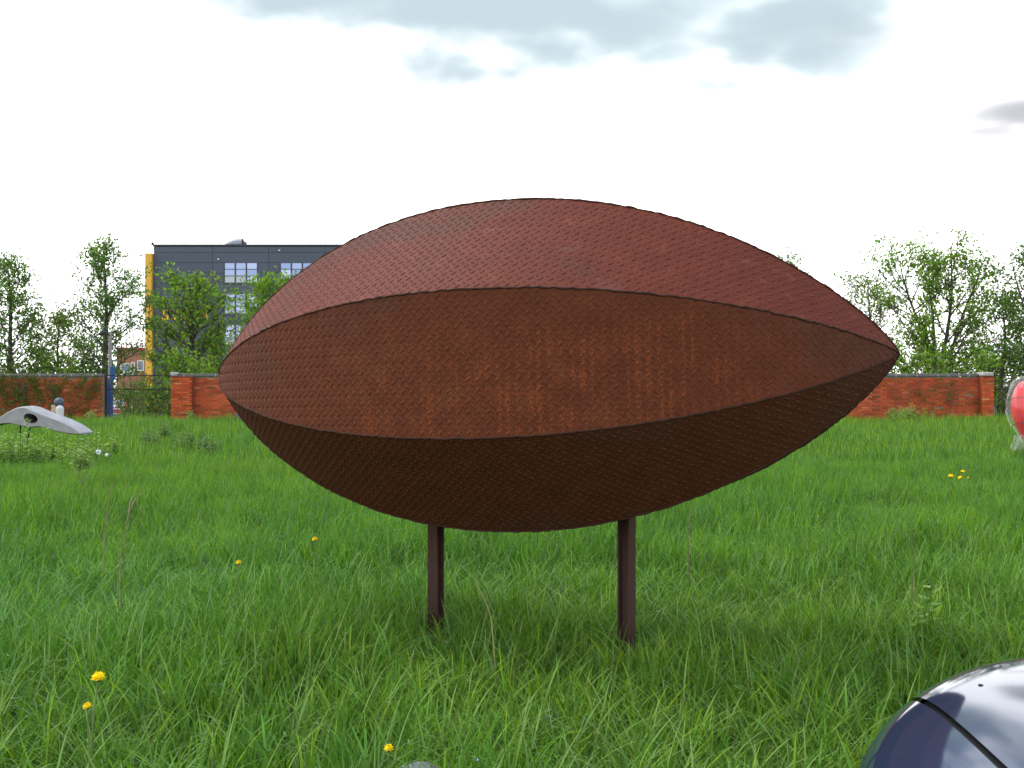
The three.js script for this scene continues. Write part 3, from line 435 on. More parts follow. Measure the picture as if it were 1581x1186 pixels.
// ---------------------------------------------------------------- rusty steel sculpture
const SC = 1.25;   // scale of the fitted form
{
  const L = 1.6404 * SC, R = 0.7679 * SC, yaw = 0.3898, pit = 0.0288, roll = 0.0045, c = new THREE.Vector3(0.0249 * SC, EYE + 0.0605 * SC, -5 * SC);
  const g = thing('steel_sculpture', 'large rusty eight sided spindle of welded tread plate standing on two steel posts', 'sculpture', new THREE.Vector3(c.x, 0, c.z));
  const ax = new THREE.Vector3(Math.cos(yaw) * Math.cos(pit), Math.sin(pit), Math.sin(yaw) * Math.cos(pit)), up = new THREE.Vector3(0, 1, 0).addScaledVector(ax, -ax.y).normalize(), fr = new THREE.Vector3().crossVectors(ax, up);
  const frame = new THREE.Matrix4().makeBasis(ax, up, fr), qF = new THREE.Quaternion().setFromRotationMatrix(frame);
  const prof = (t) => { const s = t - 0.0117 * (1 - t * t); return R * Math.pow(Math.max(0, 1 - Math.pow(Math.abs(s), 2.045)), 0.8028); };
  // panel 0 faces local +z: local x along the axis
  const NT = 400, A = Math.PI / 8, tt = [], uu = [0]; for (let i = 0; i <= NT; i++) tt.push(-Math.cos(i / NT * Math.PI));
  for (let i = 1; i <= NT; i++) { const a = prof(tt[i - 1]) * Math.cos(A), b = prof(tt[i]) * Math.cos(A); uu.push(uu[i - 1] + Math.hypot((tt[i] - tt[i - 1]) * L, b - a)); }
  const U = uu[NT], VH = 0.4;
  const pos = [], uv = [], idx = [], NV = 4;
  for (let i = 0; i <= NT; i++) { const r = prof(tt[i]), z = r * Math.cos(A), h = r * Math.sin(A); for (let k = 0; k <= NV; k++) { const w = (k / NV * 2 - 1) * h; pos.push(tt[i] * L, w, z); uv.push(uu[i] / U, 0.5 + w / (2 * VH)); } }
  for (let i = 0; i < NT; i++) for (let k = 0; k < NV; k++) { const p = i * (NV + 1) + k, q = p + NV + 1; idx.push(p, q, p + 1, q, q + 1, p + 1); }
  const plate = new THREE.BufferGeometry(); plate.setAttribute('position', new THREE.Float32BufferAttribute(pos, 3)); plate.setAttribute('uv', new THREE.Float32BufferAttribute(uv, 2)); plate.setIndex(idx); plate.computeVertexNormals();
  // raised lozenges of the tread plate
  const pitch = 0.0525, PL = 0.0195, PW = 0.0078, PH = 0.0042, P = [], N2 = [], I2 = [];
  const loz = []; const ring = 10; for (let k = 0; k < ring; k++) { const q = k / ring * 2 * Math.PI; loz.push([Math.cos(q), Math.sin(q), 0]); } for (let k = 0; k < ring; k++) { const q = k / ring * 2 * Math.PI; loz.push([Math.cos(q) * 0.78, Math.sin(q) * 0.62, 0.72]); } loz.push([0, 0, 1]);
  const lozI = []; for (let k = 0; k < ring; k++) { const n = (k + 1) % ring; lozI.push(k, n, ring + k, n, ring + n, ring + k, ring + k, ring + n, 2 * ring); }
  const find = (u) => { let a = 0, b = NT; while (b - a > 1) { const m = (a + b) >> 1; if (uu[m] <= u) a = m; else b = m; } return [a, (u - uu[a]) / (uu[b] - uu[a])]; };
  const spot = (u, w) => { const [i, f] = find(clamp(u, 0.001, U - 0.001)), t = mix(tt[i], tt[i + 1], f), r0 = prof(tt[i]), r1 = prof(tt[i + 1]), r = mix(r0, r1, f), dz = (r1 - r0) * Math.cos(A), dx = (tt[i + 1] - tt[i]) * L, l = Math.hypot(dx, dz); return { t, h: r * Math.sin(A), p: [t * L, w, r * Math.cos(A)], n: [-dz / l, 0, dx / l] }; };
  reseed(77);
  for (let a = 0; a < U / pitch; a++) for (let b = -8; b <= 8; b++) for (let s = 0; s < 2; s++) {
    const u = (a + 0.5 * s + 0.25) * pitch, w = (b + 0.5 * s) * pitch, m = spot(u, w); if (Math.abs(w) > m.h - 0.012) continue;
    const th = (s ? 1 : -1) * Math.PI / 4, ct = Math.cos(th), st = Math.sin(th), n0 = P.length / 3, hv = rr(0.85, 1.1);
    for (const [x, y, z] of loz) { const lu = x * PL * ct - y * PW * st, lw = x * PL * st + y * PW * ct, o = spot(u + lu, w + lw), e = z * PH * hv - 0.0004; P.push(o.p[0] + o.n[0] * e, o.p[1], o.p[2] + o.n[2] * e); N2.push((u + lu) / U, 0.5 + (w + lw) / (2 * VH)); }
    for (const k of lozI) I2.push(n0 + k);
  }
  const tread = new THREE.BufferGeometry(); tread.setAttribute('position', new THREE.Float32BufferAttribute(P, 3)); tread.setAttribute('uv', new THREE.Float32BufferAttribute(N2, 2)); tread.setIndex(I2); tread.computeVertexNormals();
  // rust
  const TW = 2048, TH = 384;
  const rust = (kind) => { reseed(300 + kind); return linTex(TW, TH, (i, j) => {
    const u = i / TW * U, w = (j / TH - 0.5) * 2 * VH;
    const big = fbm(u * 1.3 + kind * 9, w * 1.6, 2, 4), mid = fbm(u * 9 + kind * 5, w * 9, 5, 4), fine = rnd() - 0.5, grain = fbm(u * 110, w * 110, 3, 2);
    let base = kind === 0 ? [0.094, 0.0258, 0.0108] : kind === 1 ? [0.110, 0.0255, 0.0130] : [0.070, 0.0225, 0.0100];  // last tone is darker: shade of the lower facets put into the colour
    const v = 1 + 0.22 * mid + 0.22 * grain + 0.30 * fine; let r = base[0] * v, g2 = base[1] * v, b = base[2] * v;
    // greyish skin of older rust
    const skin = sstep(0.02, 0.4, big + 0.35 * mid + (kind === 0 ? 0.9 * Math.abs(u / U - 0.56) - 0.22 : 0)) * 0.5; r = mix(r, 0.060 * v, skin); g2 = mix(g2, 0.029 * v, skin); b = mix(b, 0.0175 * v, skin);
    if (kind === 0) { // runs of fresh orange rust below the lozenge columns
      const uw = u + 0.006 * noise(u * 7, w * 11, 2), ph = (uw / pitch - 0.75) % 1, cdist = Math.abs((ph < 0 ? ph + 1 : ph) - 0.5) * 2, colAmp = 0.42 + 1.0 * noise(Math.floor(uw / pitch + 0.25) * 1.7, 4.4, w * 3.5) + 0.5 * mid;
      const zone = sstep(1.0, 0.15, Math.abs(u - U * 0.58) / (U * 0.46)) * sstep(0.42, 0.0, w + 0.07 * noise(u * 3, 1, 1));
      const run = sstep(0.15, 0.75, cdist + 0.5 * mid) * clamp(colAmp) * zone, fleck = fbm(u * 95, w * 80, 21, 3) + 0.55 * fine;
      const wash = clamp(run * 0.16 + 0.16 * zone * sstep(0.0, 0.4, big + mid)); r = mix(r, 0.135 * v, wash); g2 = mix(g2, 0.037 * v, wash); b = mix(b, 0.0135 * v, wash);
      const k = sstep(0.12, 0.42, fleck + 0.30 * run - 0.08) * clamp(run * 0.4 + 0.75 * zone); r = mix(r, 0.235, k); g2 = mix(g2, 0.054, k); b = mix(b, 0.012, k);
    } else { const sp = sstep(0.18, 0.5, fbm(u * 14, w * 14, 31, 4) + 0.3 * mid) * 0.5; const d2 = kind === 1 ? 1 : 0.5; r = mix(r, 0.16 * v * d2, sp); g2 = mix(g2, 0.047 * v * d2, sp); b = mix(b, 0.026 * v * d2, sp); const pale = sstep(0.28, 0.5, fbm(u * 3 + 4, w * 5, 41, 4)) * 0.25; r = mix(r, 0.15 * d2, pale); g2 = mix(g2, 0.075 * d2, pale); b = mix(b, 0.065 * d2, pale); }  // flecks on the lower facets dimmed too, part of the painted shade
    return [r, g2, b];
  }); };
  const grainBump = tex(512, 512, (i, j) => { const v = 0.5 + 0.35 * fbm(i / 5, j / 5, 1, 3) + 0.35 * fbm(i / 40, j / 40, 6, 3); return [v, v, v]; }, false, [10, 2]);
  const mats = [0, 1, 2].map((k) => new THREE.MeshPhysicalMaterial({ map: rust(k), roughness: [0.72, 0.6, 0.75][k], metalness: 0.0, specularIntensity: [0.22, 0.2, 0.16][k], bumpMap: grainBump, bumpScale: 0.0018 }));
  const place = (m, k) => { const q = new THREE.Quaternion().setFromAxisAngle(new THREE.Vector3(1, 0, 0), -(k * Math.PI / 4 + roll)); m.quaternion.copy(qF).multiply(q); m.position.set(0, c.y, 0); return m; };
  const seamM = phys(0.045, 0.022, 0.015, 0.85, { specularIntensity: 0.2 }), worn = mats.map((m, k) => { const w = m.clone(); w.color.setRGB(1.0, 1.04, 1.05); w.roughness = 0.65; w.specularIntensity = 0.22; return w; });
  for (let k = 0; k < 8; k++) {   // k = 0 faces the camera, 1 the panel above it, 7 the one below
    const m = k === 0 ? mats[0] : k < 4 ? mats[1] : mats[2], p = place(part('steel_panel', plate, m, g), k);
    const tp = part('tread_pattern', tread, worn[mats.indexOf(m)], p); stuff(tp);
    reseed(400 + k); const pts = [], rad = []; for (let i = 0; i <= 260; i++) { const t = -Math.cos(i / 260 * Math.PI), r = prof(t) + 0.0005, y = r * Math.sin(A), z = r * Math.cos(A); pts.push(new THREE.Vector3(t * L, y + rr(-0.003, 0.003), z + rr(-0.002, 0.002))); rad.push(0.005 + 0.003 * noise(i * 0.7, k, 1) + rr(-0.001, 0.002)); }
    place(part('weld_seam', tube(pts, rad, 0, 6), seamM, g), k);
  }
  // two H-section posts
  const hb = (w, d, t, h) => mergeGeometries([box(w, h, t, 0, h / 2, d / 2 - t / 2), box(w, h, t, 0, h / 2, -d / 2 + t / 2), box(t, h, d - 2 * t, 0, h / 2, 0)]);
  const pm = new THREE.MeshPhysicalMaterial({ specularIntensity: 0.25, map: (() => { reseed(31); return linTex(256, 256, (i, j) => { const v = 0.8 + 0.35 * fbm(i / 18, j / 40, 2, 4) + 0.3 * (rnd() - 0.5); return [0.075 * v, 0.04 * v, 0.032 * v]; }); })(), roughness: 0.8 });
  for (const [x, top, ry] of [[673, 800, -0.55], [967, 790, 0.85]]) {
    const tpos = (() => { let best = 0; for (let t = -0.9; t < 0.9; t += 0.002) { const p = c.clone().addScaledVector(ax, t * L), sx = CX + F * p.x / -p.z; if (Math.abs(sx - x) < Math.abs(CX + F * (c.x + ax.x * best * L) / -(c.z + ax.z * best * L) - x)) best = t; } return best; })();
    const p = c.clone().addScaledVector(ax, tpos * L), h = p.y - prof(tpos) * 0.85, m = part('steel_post', hb(0.066, 0.075, 0.009, h + 0.12), pm, g); m.position.set(p.x - c.x, -0.05, p.z - c.z); m.rotation.y = ry;
  }
}

// ---------------------------------------------------------------- dark blue car in the corner
{
  const g = thing('dark_car', 'dark blue glossy car bonnet and wing in the lower right corner', 'car', new THREE.Vector3(1.47, 0, -0.75)); g.rotation.y = 0.02;
  // local: x across (left is negative), z back from the nose, nose at z = NOSE
  const NOSE = -1.95;
  const key = (s, k) => { const back = sstep(3.5, 4.25, s);
    if (k === 1) return 0.958 + 0.05 * (1 - Math.exp(-s / 0.8)) - 0.13 * Math.exp(-s / 0.05) - 0.22 * back;
    if (k === 2) return 0.925 * (1 - Math.exp(-Math.pow((s + 0.03) / 0.26, 0.95))) - 0.16 * back;
    return 0.2 + 0.25 * Math.exp(-s / 0.09) + 0.12 * back; };
  const NX = 5.8;
  const sec = (s, f, inset = 0) => { const T = key(s, 1), W = key(s, 2), B = key(s, 3), ca = Math.cos(f), sa = Math.sin(f); const x = -Math.sign(ca) * Math.pow(Math.abs(ca), 2 / NX) * (W - inset), y = B + (T - B - inset) * Math.pow(Math.abs(sa), 2 / NX); return [x, y, NOSE + s]; };
  const xs = (s) => Math.min(0.97 * key(s, 2), 0.548 + 0.113 * s);
  const fAt = (s, x) => Math.acos(clamp(Math.pow(Math.min(1, x / key(s, 2)), NX / 2), 0, 1));
  const surf = (s0, s1, ns, f0, f1, nf, inset = 0) => { const pos = [], idx = []; for (let i = 0; i <= ns; i++) { const s = mix(s0, s1, Math.pow(i / ns, s0 < 0.05 ? 1.6 : 1)), a = f0(s), b = f1(s); for (let k = 0; k <= nf; k++) pos.push(...sec(s, mix(a, b, k / nf), inset)); } for (let i = 0; i < ns; i++) for (let k = 0; k < nf; k++) { const p = i * (nf + 1) + k, q = p + nf + 1; idx.push(p, p + 1, q, q, p + 1, q + 1); } const geo = new THREE.BufferGeometry(); geo.setAttribute('position', new THREE.Float32BufferAttribute(pos, 3)); geo.setIndex(idx); geo.computeVertexNormals(); return geo; };
  const paint = phys(0.028, 0.044, 0.085, 0.06, { metalness: 0.45, specularIntensity: 0.35, clearcoat: 0.15, clearcoatRoughness: 0.045 }), black = std(0.006, 0.006, 0.007, 0.8), gls = phys(0.03, 0.035, 0.04, 0.05, { metalness: 0.2 }), gap = 0.007, HL = 1.25;
  part('bonnet', surf(0.0, HL, 60, (s) => fAt(s, xs(s) - gap), (s) => Math.PI - fAt(s, xs(s) - gap), 40), paint, g);
  part('wing', surf(0.0, HL, 60, () => 0, (s) => fAt(s, xs(s) + gap), 40), paint, g); part('wing', surf(0.0, HL, 60, (s) => Math.PI - fAt(s, xs(s) + gap), () => Math.PI, 40), paint, g);
  part('inner_panel', surf(0.005, HL + 0.3, 40, (s) => fAt(s, xs(s) + 0.06), (s) => Math.PI - fAt(s, xs(s) + 0.06), 20, 0.018), black, g);
  part('side_body', surf(HL + 0.004, 4.2, 50, () => 0, () => Math.PI, 60), paint, g);
  const cap = surf(0, 0.001, 1, () => 0, () => Math.PI, 40); const nose = new THREE.Shape(); for (let k = 0; k <= 40; k++) { const p = sec(0, k / 40 * Math.PI); k ? nose.lineTo(p[0], p[1]) : nose.moveTo(p[0], p[1]); }
  part('bumper', new THREE.ExtrudeGeometry(nose, { depth: 0.08, bevelEnabled: false }).translate(0, -0.1, NOSE + 0.005), paint, g);
  const cab = []; const ck = [[1.3, 1.03, 0.74], [1.75, 1.22, 0.70], [2.1, 1.40, 0.64], [2.7, 1.46, 0.62], [3.4, 1.40, 0.60], [3.8, 1.18, 0.62], [4.05, 0.9, 0.66]], ci = [];
  ck.forEach(([s, T, W]) => { for (let k = 0; k <= 24; k++) { const f = k / 24 * Math.PI, ca = Math.cos(f), sa = Math.sin(f); cab.push(-Math.sign(ca) * Math.pow(Math.abs(ca), 0.55) * mix(0.8, W, Math.pow(sa, 0.5)), 0.86 + (T - 0.86) * Math.pow(sa, 0.6), NOSE + s); } });
  for (let i = 0; i < ck.length - 1; i++) for (let k = 0; k < 24; k++) { const p = i * 25 + k, q = p + 25; ci.push(p, p + 1, q, q, p + 1, q + 1); }
  const cg = new THREE.BufferGeometry(); cg.setAttribute('position', new THREE.Float32BufferAttribute(cab, 3)); cg.setIndex(ci); cg.computeVertexNormals(); part('cabin_glass', cg, gls, g);
  for (const s of [-1, 1]) for (const z of [0.75, 3.3]) { const w = part('wheel', new THREE.CylinderGeometry(0.31, 0.31, 0.2, 28).rotateZ(Math.PI / 2).translate(s * 0.775, 0.31, NOSE + z), black, g); part('rim', new THREE.CylinderGeometry(0.2, 0.2, 0.215, 24).rotateZ(Math.PI / 2).translate(s * 0.775, 0.31, NOSE + z), std(0.4, 0.4, 0.42, 0.35, { metalness: 0.8 }), w); }
  // grit specks on the bonnet
  const speck = new THREE.SphereGeometry(0.0055, 10, 8).scale(1, 0.5, 1.2);
  for (const [s, x] of [[0.42, -0.47], [0.3, -0.545], [0.5, -0.74]]) { const p = sec(s, fAt(s, -x)); const m = part('grit', speck, black, g); m.position.set(...p); }
}
{ // stone at the lower edge
  const D = 4.02, S = D / F, g = thing('boulder', 'grey rough stone at the bottom edge below the left post', 'stone', new THREE.Vector3((647 - CX) * S, 0, -D)); reseed(3);
  const s = new THREE.IcosahedronGeometry(1, 5), p = s.attributes.position, topY = EYE - (1177 - HY) * S; for (let i = 0; i < p.count; i++) { const x = p.getX(i), y = p.getY(i), z = p.getZ(i), k = 1 + 0.12 * fbm(x * 2, y * 2, z * 2, 4) + 0.03 * fbm(x * 11, y * 11, z * 11, 3); p.setXYZ(i, Math.sign(x) * Math.pow(Math.abs(x), 0.8) * k * 0.105, Math.sign(y) * Math.pow(Math.abs(y), 0.55) * k * topY * 0.98, z * k * 0.1); } s.computeVertexNormals();
  part('stone', s, new THREE.MeshStandardMaterial({ map: stoneTex(0.12, 0.3, 30), roughness: 0.95 }), g);
}

// ---------------------------------------------------------------- meadow grass
const GP = [[0.080, 0.222, 0.010], [0.105, 0.260, 0.012], [0.066, 0.200, 0.016], [0.15, 0.295, 0.013], [0.09, 0.240, 0.040], [0.058, 0.165, 0.010], [0.15, 0.28, 0.09]];
function tuftGeo(sd, n, rad, h0, h1, w0, w1, segs, straw = 0.02, droop = 1) {
  reseed(sd); const pos = [], col = [], idx = [], nor = [];
  for (let b = 0; b < n; b++) {
    const a0 = rr(0, 6.283), r = rad * Math.sqrt(rnd()), az = rr(0, 6.283), h = mix(h0, h1, Math.pow(rnd(), 1.3)), w = rr(w0, w1), dead = rnd() < straw;
    let th = Math.abs(rr(-0.42, 0.42)) * (rnd() < 0.15 ? 1.8 : 1), x = Math.cos(a0) * r, z = Math.sin(a0) * r, y = -0.02; const bend = rr(0.15, 1.3) * droop * (rnd() < 0.2 ? 1.9 : 1), ca = Math.cos(az), sa = Math.sin(az), tw = rr(-0.7, 0.7), c = dead ? [0.24, 0.18, 0.07] : pick(GP), v = rr(0.7, 1.3), base = pos.length / 3, kink = rnd() < 0.12 ? Math.floor(rr(2, segs)) : -1;
    for (let k = 0; k <= segs; k++) {
      const t = k / segs, ww = (dead ? 0.35 : 1) * w * (t < 0.55 ? mix(0.75, 1, t / 0.55) : Math.pow(1 - (t - 0.55) / 0.45, 0.75)) / 2, q = az + Math.PI / 2 + tw * t, dx = Math.cos(q) * ww, dz = Math.sin(q) * ww;
      if (k < segs) { pos.push(x - dx, y, z - dz, x + dx, y, z + dz); col.push(c[0] * v, c[1] * v, c[2] * v, c[0] * v, c[1] * v, c[2] * v); } else { pos.push(x, y, z); col.push(c[0] * v, c[1] * v, c[2] * v); }
      const step = h / segs; x += Math.sin(th) * ca * step; z += Math.sin(th) * sa * step; y += Math.cos(th) * step; th += bend / segs * (0.5 + t) + (k === kink ? rr(0.6, 1.3) : 0);
    }
    for (let k = 0; k < segs; k++) { const p = base + 2 * k; if (k < segs - 1) idx.push(p, p + 1, p + 2, p + 1, p + 3, p + 2); else idx.push(p, p + 1, p + 2); }
  }
  const g = new THREE.BufferGeometry(); g.setAttribute('position', new THREE.Float32BufferAttribute(pos, 3)); g.setAttribute('color', new THREE.Float32BufferAttribute(col, 3)); g.setIndex(idx); g.computeVertexNormals(); return g;
}
{
  const meadow = new THREE.Group(); meadow.name = 'grass'; meadow.userData.kind = 'stuff'; meadow.userData.label = 'tall uncut green meadow grass covering the whole field'; meadow.userData.category = 'grass'; scene.add(meadow);
  const zones = [
    { d0: 2.9, d1: 8.5, n: 92, geos: [[40, 0.17, 0.14, 0.38, 0.0035, 0.0085, 7], [38, 0.17, 0.18, 0.46, 0.004, 0.0105, 7], [46, 0.16, 0.12, 0.32, 0.003, 0.007, 6], [26, 0.15, 0.24, 0.56, 0.005, 0.0135, 8], [40, 0.18, 0.14, 0.44, 0.0035, 0.009, 7]] },
    { d0: 8.5, d1: 18, n: 44, geos: [[44, 0.2, 0.16, 0.44, 0.006, 0.011, 5], [44, 0.2, 0.2, 0.52, 0.006, 0.012, 5], [40, 0.2, 0.14, 0.36, 0.005, 0.01, 5]] },
    { d0: 18, d1: 39, n: 22, geos: [[46, 0.27, 0.18, 0.48, 0.009, 0.016, 4], [46, 0.27, 0.22, 0.58, 0.009, 0.017, 4], [46, 0.27, 0.16, 0.4, 0.008, 0.014, 4]] },
  ];
  const m = new THREE.Matrix4(), e = new THREE.Euler(), q = new THREE.Quaternion(), c = new THREE.Color();
  zones.forEach((zn, zi) => {
    const area = 0.466 * (zn.d1 ** 2 - zn.d0 ** 2) + 3.4 * (zn.d1 - zn.d0), total = Math.round(area * zn.n), per = zn.geos.map(() => []); reseed(900 + zi);
    for (let i = 0; i < total; i++) {
      let d, x; do { d = rr(zn.d0, zn.d1); x = rr(-1, 1) * (0.466 * zn.d1 + 1.7); } while (Math.abs(x) > 0.466 * d + 1.7);
      if (d < 2.75 && x > 0.6) continue;
      if (d > WALL_D - 0.3 && (x < at(159, HY, WALL_D).x || (x > at(267, HY, WALL_D).x && x < at(1529, HY, WALL_D).x))) continue;
      const z = -d, n1 = fbm(x * 0.45, z * 0.45, 3, 3), n2 = fbm(x * 0.13 + 5, z * 0.13, 9, 3), n3 = fbm(x * 1.3, z * 1.3, 17, 2);
      const k = Math.floor(clamp((n1 + 0.5) * 0.999) * zn.geos.length * 0.6 + rnd() * zn.geos.length * 0.4) % zn.geos.length;
      const sc = (zi ? 0.9 : 0.8) + (zi ? 0.8 : 0.5) * n1 + rr(-0.12, 0.16);
      per[k].push([x, groundY(x, z), z, clamp(sc, 0.55, 1.35), n2, n3]);
    }
    per.forEach((list, k) => {
      const im = new THREE.InstancedMesh(tuftGeo(500 + zi * 20 + k, ...zn.geos[k]), grassMat, list.length);
      list.forEach(([x, y, z, s, n2, n3], i) => {
        e.set(rr(-0.14, 0.14), rr(0, 6.283), rr(-0.14, 0.14)); q.setFromEuler(e); m.compose(new THREE.Vector3(x, y, z), q, new THREE.Vector3(1, s * rr(0.9, 1.1), 1)); im.setMatrixAt(i, m);
        const yel = clamp(0.5 + 1.5 * n2 + 0.5 * n3), v = 1 + 0.35 * n3 + rr(-0.1, 0.1); im.setColorAt(i, c.setRGB(mix(1.02, 1.4, yel) * v, mix(1.03, 1.12, yel) * v, mix(0.98, 0.75, yel) * v));
      });
      im.name = 'grass_tuft'; shadow(im); stuff(im); meadow.add(im);
    });
  });
}

// ---------------------------------------------------------------- flowers and weeds
const stemMat = phys(0.085, 0.17, 0.02, 0.9, { specularIntensity: 0.3 });
const petalMat = phys(0.82, 0.58, 0.005, 0.8, { specularIntensity: 0.2, side: THREE.DoubleSide }), stalkMat = std(0.13, 0.17, 0.045, 0.9), sepalMat = std(0.05, 0.09, 0.025, 0.9);
function dandelion(px, py, d, size, label, tilt = 0, lean = 0.03) {
  const p = at(px, py, d), g = thing('dandelion', label, 'dandelion', new THREE.Vector3(p.x - lean, 0, p.z), 'yellow dandelions in the grass'); reseed(Math.round(px + py));
  part('stalk', tube([0, 0.35, 0.7, 1].map((k) => new THREE.Vector3(lean * k * k, k * (p.y - 0.006), 0)), 0.0032, 0.0024, 6), stalkMat, g);
  const lv = new Leaves(), R = size / 2;
  for (let r = 0; r < 4; r++) { const n = [26, 22, 16, 9][r], el = [-0.12, 0.22, 0.6, 1.05][r], len = R * [1, 0.92, 0.75, 0.5][r]; for (let k = 0; k < n; k++) { const a = (k + rnd() * 0.7) / n * 6.283, e2 = el + rr(-0.12, 0.12), v = rr(0.9, 1.1); lv.add(new THREE.Vector3(0, 0.002 * r, 0), new THREE.Vector3(Math.cos(a) * Math.cos(e2), Math.sin(e2), Math.sin(a) * Math.cos(e2)), new THREE.Vector3(-Math.sin(a), 0, Math.cos(a)), len * rr(0.88, 1.05), size * 0.11, [v, v * rr(0.9, 1), v], 0.15); } }
  const pm = petalMat.clone(); pm.vertexColors = true; const head = part('flower_head', lv.build(), pm, g); head.position.set(lean, p.y, 0); head.rotation.set(0.1, 0, tilt);
  part('flower_centre', new THREE.SphereGeometry(size * 0.3, 14, 8).scale(1, 0.5, 1).translate(0, size * 0.06, 0), petalMat, head); const sp = part('sepals', new THREE.CylinderGeometry(size * 0.2, size * 0.1, size * 0.28, 10).translate(0, -size * 0.13, 0), sepalMat, head);
}
dandelion(151, 1046, 4.1, 0.064, 'largest yellow dandelion, lower left, the upper of two close together', -0.03, 0.035);
dandelion(134, 1091, 4.0, 0.04, 'small tilted yellow dandelion just below the largest one', 0.25, -0.01);
dandelion(600, 1156, 3.9, 0.042, 'yellow dandelion near the bottom edge beside the grey stone', -0.05, 0.0);
dandelion(368, 869, 6.3, 0.042, 'lone yellow dandelion in the grass left of centre, below the sculpture', 0, 0.04);
dandelion(486, 833, 7.0, 0.05, 'yellow dandelion under the lower left flank of the sculpture', 0.1, 0.0);
dandelion(1468.5, 735, 12.3, 0.075, 'left yellow dandelion of the small cluster in the grass at right', 0, 0.01);
dandelion(1487, 728, 12.5, 0.06, 'topmost yellow dandelion of the small cluster in the grass at right', 0, 0.01);
dandelion(1482.5, 737.5, 12.2, 0.06, 'lower yellow dandelion of the small cluster in the grass at right', 0.6, 0.01);
dandelion(1495, 738, 12.3, 0.035, 'smallest yellow dandelion of the cluster in the grass at right', 0.2, 0.01);
const PUFF = std(0.75, 0.76, 0.74, 0.95);
[[152, 698, 13.5, 0.07, 'larger fluffy white dandelion clock in the grass at left'], [164.5, 702.5, 13.3, 0.045, 'smaller fluffy white dandelion clock right of the larger one']].forEach(([px, py, d, s, label]) => {
  const p = at(px, py, d), g = thing('dandelion_clock', label, 'dandelion clock', new THREE.Vector3(p.x, 0, p.z)); reseed(px | 0); const sp = []; for (let k = 0; k < 70; k++) { const v = new THREE.Vector3(rr(-1, 1), rr(-1, 1), rr(-1, 1)).normalize(); sp.push(tube([new THREE.Vector3(), v.clone().multiplyScalar(s * 0.42)], 0.0007, 0.0007, 3), new THREE.CircleGeometry(s * 0.12, 6).lookAt(v).translate(v.x * s * 0.45, v.y * s * 0.45, v.z * s * 0.45)); }
  part('seed_head', mergeGeometries(sp.map((q) => { const r = q.clone(); for (const k of Object.keys(r.attributes)) if (k !== 'position' && k !== 'normal') r.deleteAttribute(k); return r; })), PUFF, g).position.y = p.y; part('stalk', tube([new THREE.Vector3(), new THREE.Vector3(0.01, p.y * 0.5, 0), new THREE.Vector3(0, p.y, 0)], 0.003, 0.0022, 5), stalkMat, g);
});
{ // tiny blue flower
  const p = at(737, 1173, 3.95), g = thing('blue_flower', 'tiny pale blue flower at the bottom edge right of the grey stone', 'flower', new THREE.Vector3(p.x, 0, p.z)), lv = new Leaves(); for (let k = 0; k < 5; k++) { const a = k * 1.257; lv.add(new THREE.Vector3(), new THREE.Vector3(Math.cos(a), 0.35, Math.sin(a) * 0.9).normalize(), new THREE.Vector3(-Math.sin(a), 0, Math.cos(a)), 0.009, 0.009, [1, 1, 1], 0.1); }
  const bm = std(0.3, 0.42, 0.8, 0.7, { side: THREE.DoubleSide }); const h = part('flower_head', lv.build(), bm, g); h.position.y = p.y; h.rotation.x = 0.7; part('stalk', tube([new THREE.Vector3(), new THREE.Vector3(0.01, p.y / 2, 0), new THREE.Vector3(0, p.y, 0)], 0.002, 0.0015, 5), stalkMat, g);
}
function weed(label, px, top, d, w, opt = {}) {   // leafy herb: upright stems with broad leaves
  reseed(Math.round(px * 7 + top)); const p = at(px, top, d), base = new THREE.Vector3(p.x, groundY(p.x, -d), -d), H = p.y - base.y, W = w * d / F / 2, g = thing(opt.name ?? 'leafy_weed', label, opt.cat ?? 'weed', base, opt.group), st = [], lv = new Leaves(), n = opt.stems ?? 9, pal = opt.pal ?? [[0.10, 0.19, 0.02], [0.08, 0.16, 0.015], [0.125, 0.22, 0.02]];
  for (let s = 0; s < n; s++) {
    const a = rr(0, 6.283), r = W * Math.sqrt(rnd()), x0 = Math.cos(a) * r * 0.6, z0 = Math.sin(a) * r * 0.6, h = H * (s ? rr(0.55, 0.95) : 1) * (1 - 0.35 * (r / W) ** 2), pts = []; for (let k = 0; k <= 6; k++) pts.push(new THREE.Vector3(x0 + Math.cos(a) * r * 0.4 * (k / 6) ** 1.5, h * k / 6, z0 + Math.sin(a) * r * 0.4 * (k / 6) ** 1.5)); st.push(tube(pts, 0.005, 0.003, 4));
    const m = opt.leaves ?? 16; for (let k = 0; k < m; k++) { const t = 0.25 + 0.77 * k / m, f = Math.min(5.99, t * 6), o = pts[Math.floor(f)].clone().lerp(pts[Math.floor(f) + 1], f % 1), az = k * 2.4 + rr(-0.5, 0.5), L = (opt.leaf ?? 0.09) * rr(0.7, 1.2) * (1.15 - 0.55 * t), dr = new THREE.Vector3(Math.cos(az), rr(-0.35, 0.55), Math.sin(az)).normalize(), c = pick(pal), v = rr(0.8, 1.2); lv.add(o, dr, new THREE.Vector3(-Math.sin(az), rr(-0.2, 0.2), Math.cos(az)), L, L * (opt.wide ?? 0.5), [c[0] * v, c[1] * v, c[2] * v], 0.3); }
  }
  part('stem', mergeGeometries(st), stemMat, g); stuff(part('foliage', lv.build(), leafMat, g)); return g;
}
const WG = 'yellow green leafy weeds around the grey sculpture', yg = [[0.19, 0.33, 0.02], [0.15, 0.28, 0.018], [0.24, 0.37, 0.028]];
